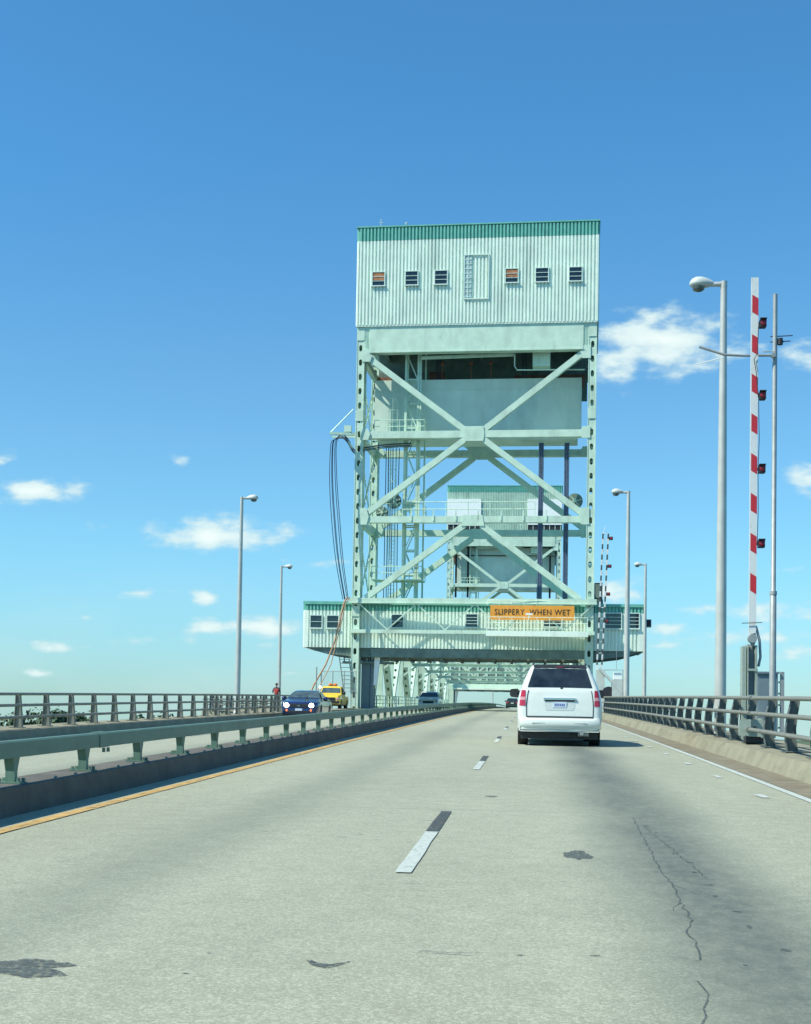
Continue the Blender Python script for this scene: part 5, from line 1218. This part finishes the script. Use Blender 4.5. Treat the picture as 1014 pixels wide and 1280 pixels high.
# ------------------------------------------------------------------ road worker at the left railing
def person(x, y, label):
    z0 = rz(y)+.01
    t = thing('person', label, 'person', (x, y, z0), R(180), local=True)
    J = {'pelvis': (0, 0, .92), 'spine': (0, .01, 1.15), 'chest': (0, .02, 1.36), 'neck': (0, .02, 1.50), 'head': (0, .035, 1.58),
         'shL': (-.17, .02, 1.42), 'elL': (-.24, .0, 1.14), 'wrL': (-.22, .14, .93), 'shR': (.17, .02, 1.42), 'elR': (.27, .05, 1.17), 'wrR': (.18, .24, 1.10),
         'hipL': (-.09, 0, .88), 'knL': (-.11, .03, .48), 'anL': (-.12, -.01, .08), 'toL': (-.14, .17, .04), 'hipR': (.09, 0, .88), 'knR': (.13, .05, .48), 'anR': (.15, 0, .08), 'toR': (.19, .17, .04),
         'haL': (-.21, .19, .87), 'haR': (.14, .31, 1.11)}
    Rr = {'pelvis': .145, 'spine': .13, 'chest': .155, 'neck': .055, 'head': .05, 'shL': .075, 'shR': .075, 'elL': .05, 'elR': .05, 'wrL': .032, 'wrR': .032, 'hipL': .10, 'hipR': .10, 'knL': .065, 'knR': .065, 'anL': .05, 'anR': .05, 'toL': .045, 'toR': .045, 'haL': .035, 'haR': .035}
    E_ = [('pelvis', 'spine'), ('spine', 'chest'), ('chest', 'neck'), ('neck', 'head'), ('chest', 'shL'), ('shL', 'elL'), ('elL', 'wrL'), ('wrL', 'haL'), ('chest', 'shR'), ('shR', 'elR'), ('elR', 'wrR'), ('wrR', 'haR'), ('pelvis', 'hipL'), ('hipL', 'knL'), ('knL', 'anL'), ('anL', 'toL'), ('pelvis', 'hipR'), ('hipR', 'knR'), ('knR', 'anR'), ('anR', 'toR')]
    def skin(name, keys, m, grow=0, parent=None):
        ks = [k for k in J if k in keys]; me = bpy.data.meshes.new(name); me.from_pydata([J[k] for k in ks], [(ks.index(a), ks.index(c)) for a, c in E_ if a in keys and c in keys], [])
        o = bpy.data.objects.new(name, me); sc.collection.objects.link(o); md = o.modifiers.new('skin', 'SKIN')
        for i, k in enumerate(ks): me.skin_vertices[0].data[i].radius = (Rr[k]+grow,)*2
        me.skin_vertices[0].data[0].use_root = True; s2 = o.modifiers.new('ss', 'SUBSURF'); s2.levels = s2.render_levels = 2
        me.materials.append(M[m]); bpy.context.view_layer.update(); dg = bpy.context.evaluated_depsgraph_get()
        m2 = bpy.data.meshes.new_from_object(o.evaluated_get(dg)); o.modifiers.clear(); o.data = m2; o.name = name; o.parent = parent or t
        m2.polygons.foreach_set('use_smooth', [True]*len(m2.polygons))
        if not m2.materials: m2.materials.append(M[m])
        return o
    bd = skin('body', set(J), 'cloth')
    vest = skin('vest', {'pelvis', 'spine', 'chest', 'shL', 'shR'}, 'vest', .018)
    b = MB(); vs = []; fs = []; n = 14                          # head with brow, nose, chin
    for i in range(11):
        ph = math.pi*i/10; 
        for k in range(n):
            th = 2*math.pi*k/n; r = math.sin(ph); x_ = .078*r*math.cos(th); y_ = .095*r*math.sin(th); z_ = 1.675+.122*math.cos(ph)
            if math.sin(th) > .9 and 5 <= i <= 6: y_ += .022
            if math.sin(th) > .5 and i == 4: y_ -= .008
            if i > 7: x_ *= .85
            vs.append((x_, y_+.03, z_))
    for i in range(10):
        for k in range(n): fs.append((i*n+k, i*n+(k+1) % n, (i+1)*n+(k+1) % n, (i+1)*n+k))
    b.add(vs, fs)
    for sg in (-1, 1): b.lathe((sg*.078, .03, 1.67), (sg, 0, 0), [(0, .02), (.012, .03), (.016, .015)], 8)
    b.build('head', 'skin', t, 60)
    b = MB(); b.lathe((0, .02, 1.70), (0, 0, 1), [(0, .094), (.04, .096), (.08, .075), (.105, .02)], 14); b.box(-.06, .06, .10, .17, 1.70, 1.712); b.build('cap', 'cloth', t, 50)
    for nm, sgn in (('haL', -1), ('haR', 1)):
        p = Vector(J[nm]); b = MB()
        for k in range(4): b.tube([p+Vector((.012*(k-1.5), .03, 0)), p+Vector((.016*(k-1.5), .065+.006*(1 if k in (1, 2) else 0), -.012)), p+Vector((.016*(k-1.5), .085, -.035))], [.010, .009, .007], 6)
        b.tube([p+Vector((-sgn*.025, .0, 0)), p+Vector((-sgn*.045, .03, -.01)), p+Vector((-sgn*.04, .055, -.02))], [.012, .010, .008], 6); b.build('hand', 'skin', t, 60)
    return t
person(-17.3, 92, 'person in a red vest standing behind the left railing beside the blue coupe')

# ------------------------------------------------------------------ trees on the far bank
def tree(x, y, zb, h, w, seed, label, leaf):
    rnd = random.Random(seed); t = thing('tree', label, 'tree', (x, y, zb), group='trees on the far bank')
    b = MB(); b.tube([(x, y, zb), (x+.2, y, zb+h*.3), (x-.2, y, zb+h*.6), (x, y, zb+h*.85)], [.45, .35, .22, .08], 7)
    for k in range(6):
        a = rnd.uniform(0, 6.28); z = zb+h*rnd.uniform(.35, .7); b.tube([(x, y, z), (x+math.cos(a)*w*.3, y+math.sin(a)*w*.3, z+h*.12), (x+math.cos(a)*w*.42, y+math.sin(a)*w*.42, z+h*.2)], [.16, .1, .04], 5)
    b.build('trunk', 'bark', t)
    b = MB(); cl = []
    for k in range(16):
        a = rnd.uniform(0, 6.28); u = rnd.random(); zz = zb+h*(.34+.60*u); rr = w*.5*math.sqrt(max(.05, 1-(abs(u-.35)/.75)**2))*rnd.uniform(.3, .95); cl.append((x+math.cos(a)*rr, y+math.sin(a)*rr, zz, w*rnd.uniform(.13, .24)))
    for cx, cy, cz, r in cl:
        for k in range(85):
            d = Vector((rnd.gauss(0, 1), rnd.gauss(0, 1), rnd.gauss(0, .8))).normalized()*r*rnd.uniform(.55, 1.1); p = Vector((cx, cy, cz))+d; s = rnd.uniform(.5, 1.15)
            n_ = (d.normalized()+Vector((rnd.uniform(-.6, .6), rnd.uniform(-.6, .6), rnd.uniform(-.2, .8)))).normalized(); a = n_.orthogonal().normalized(); c = n_.cross(a)
            b.add([p+a*s, p+c*s*.7, p-a*s, p-c*s*.7], [(0, 1, 2, 3)])
    b.build('crown', leaf, t)
words = ['leftmost bushy dark tree of the row behind the left railing', 'low round tree next to the leftmost one in the far row', 'tallest dark tree of the distant row behind the left railing', 'paler green tree right of the tallest in the far row', 'small rounded tree in the middle of the distant row', 'wide crowned dark tree in the middle of the distant row', 'slim tree in the gap between two railing posts', 'low pale tree right of the middle of the distant row', 'isolated dark tree near the right end of the distant row', 'last small tree at the right end of the distant row']
tx = [(-212, .5, 15), (-199, -.5, 14), (-186, 1.6, 15), (-178, .2, 12), (-169, -1.2, 13), (-161, -.6, 15), (-152, -3.0, 7), (-147, .5, 10), (-141, -1.0, 11), (-131, -3.2, 7)]
for i, ((x, zt, w), l) in enumerate(zip(tx, words)): tree(x, 500+(i % 3)*9, -20.6, zt+21.4, w*1.45, 20+i, l, 'leaf' if i % 3 != 1 else 'leaf2')

for o in sc.objects:
    if 'o_' in o.keys(): del o['o_']
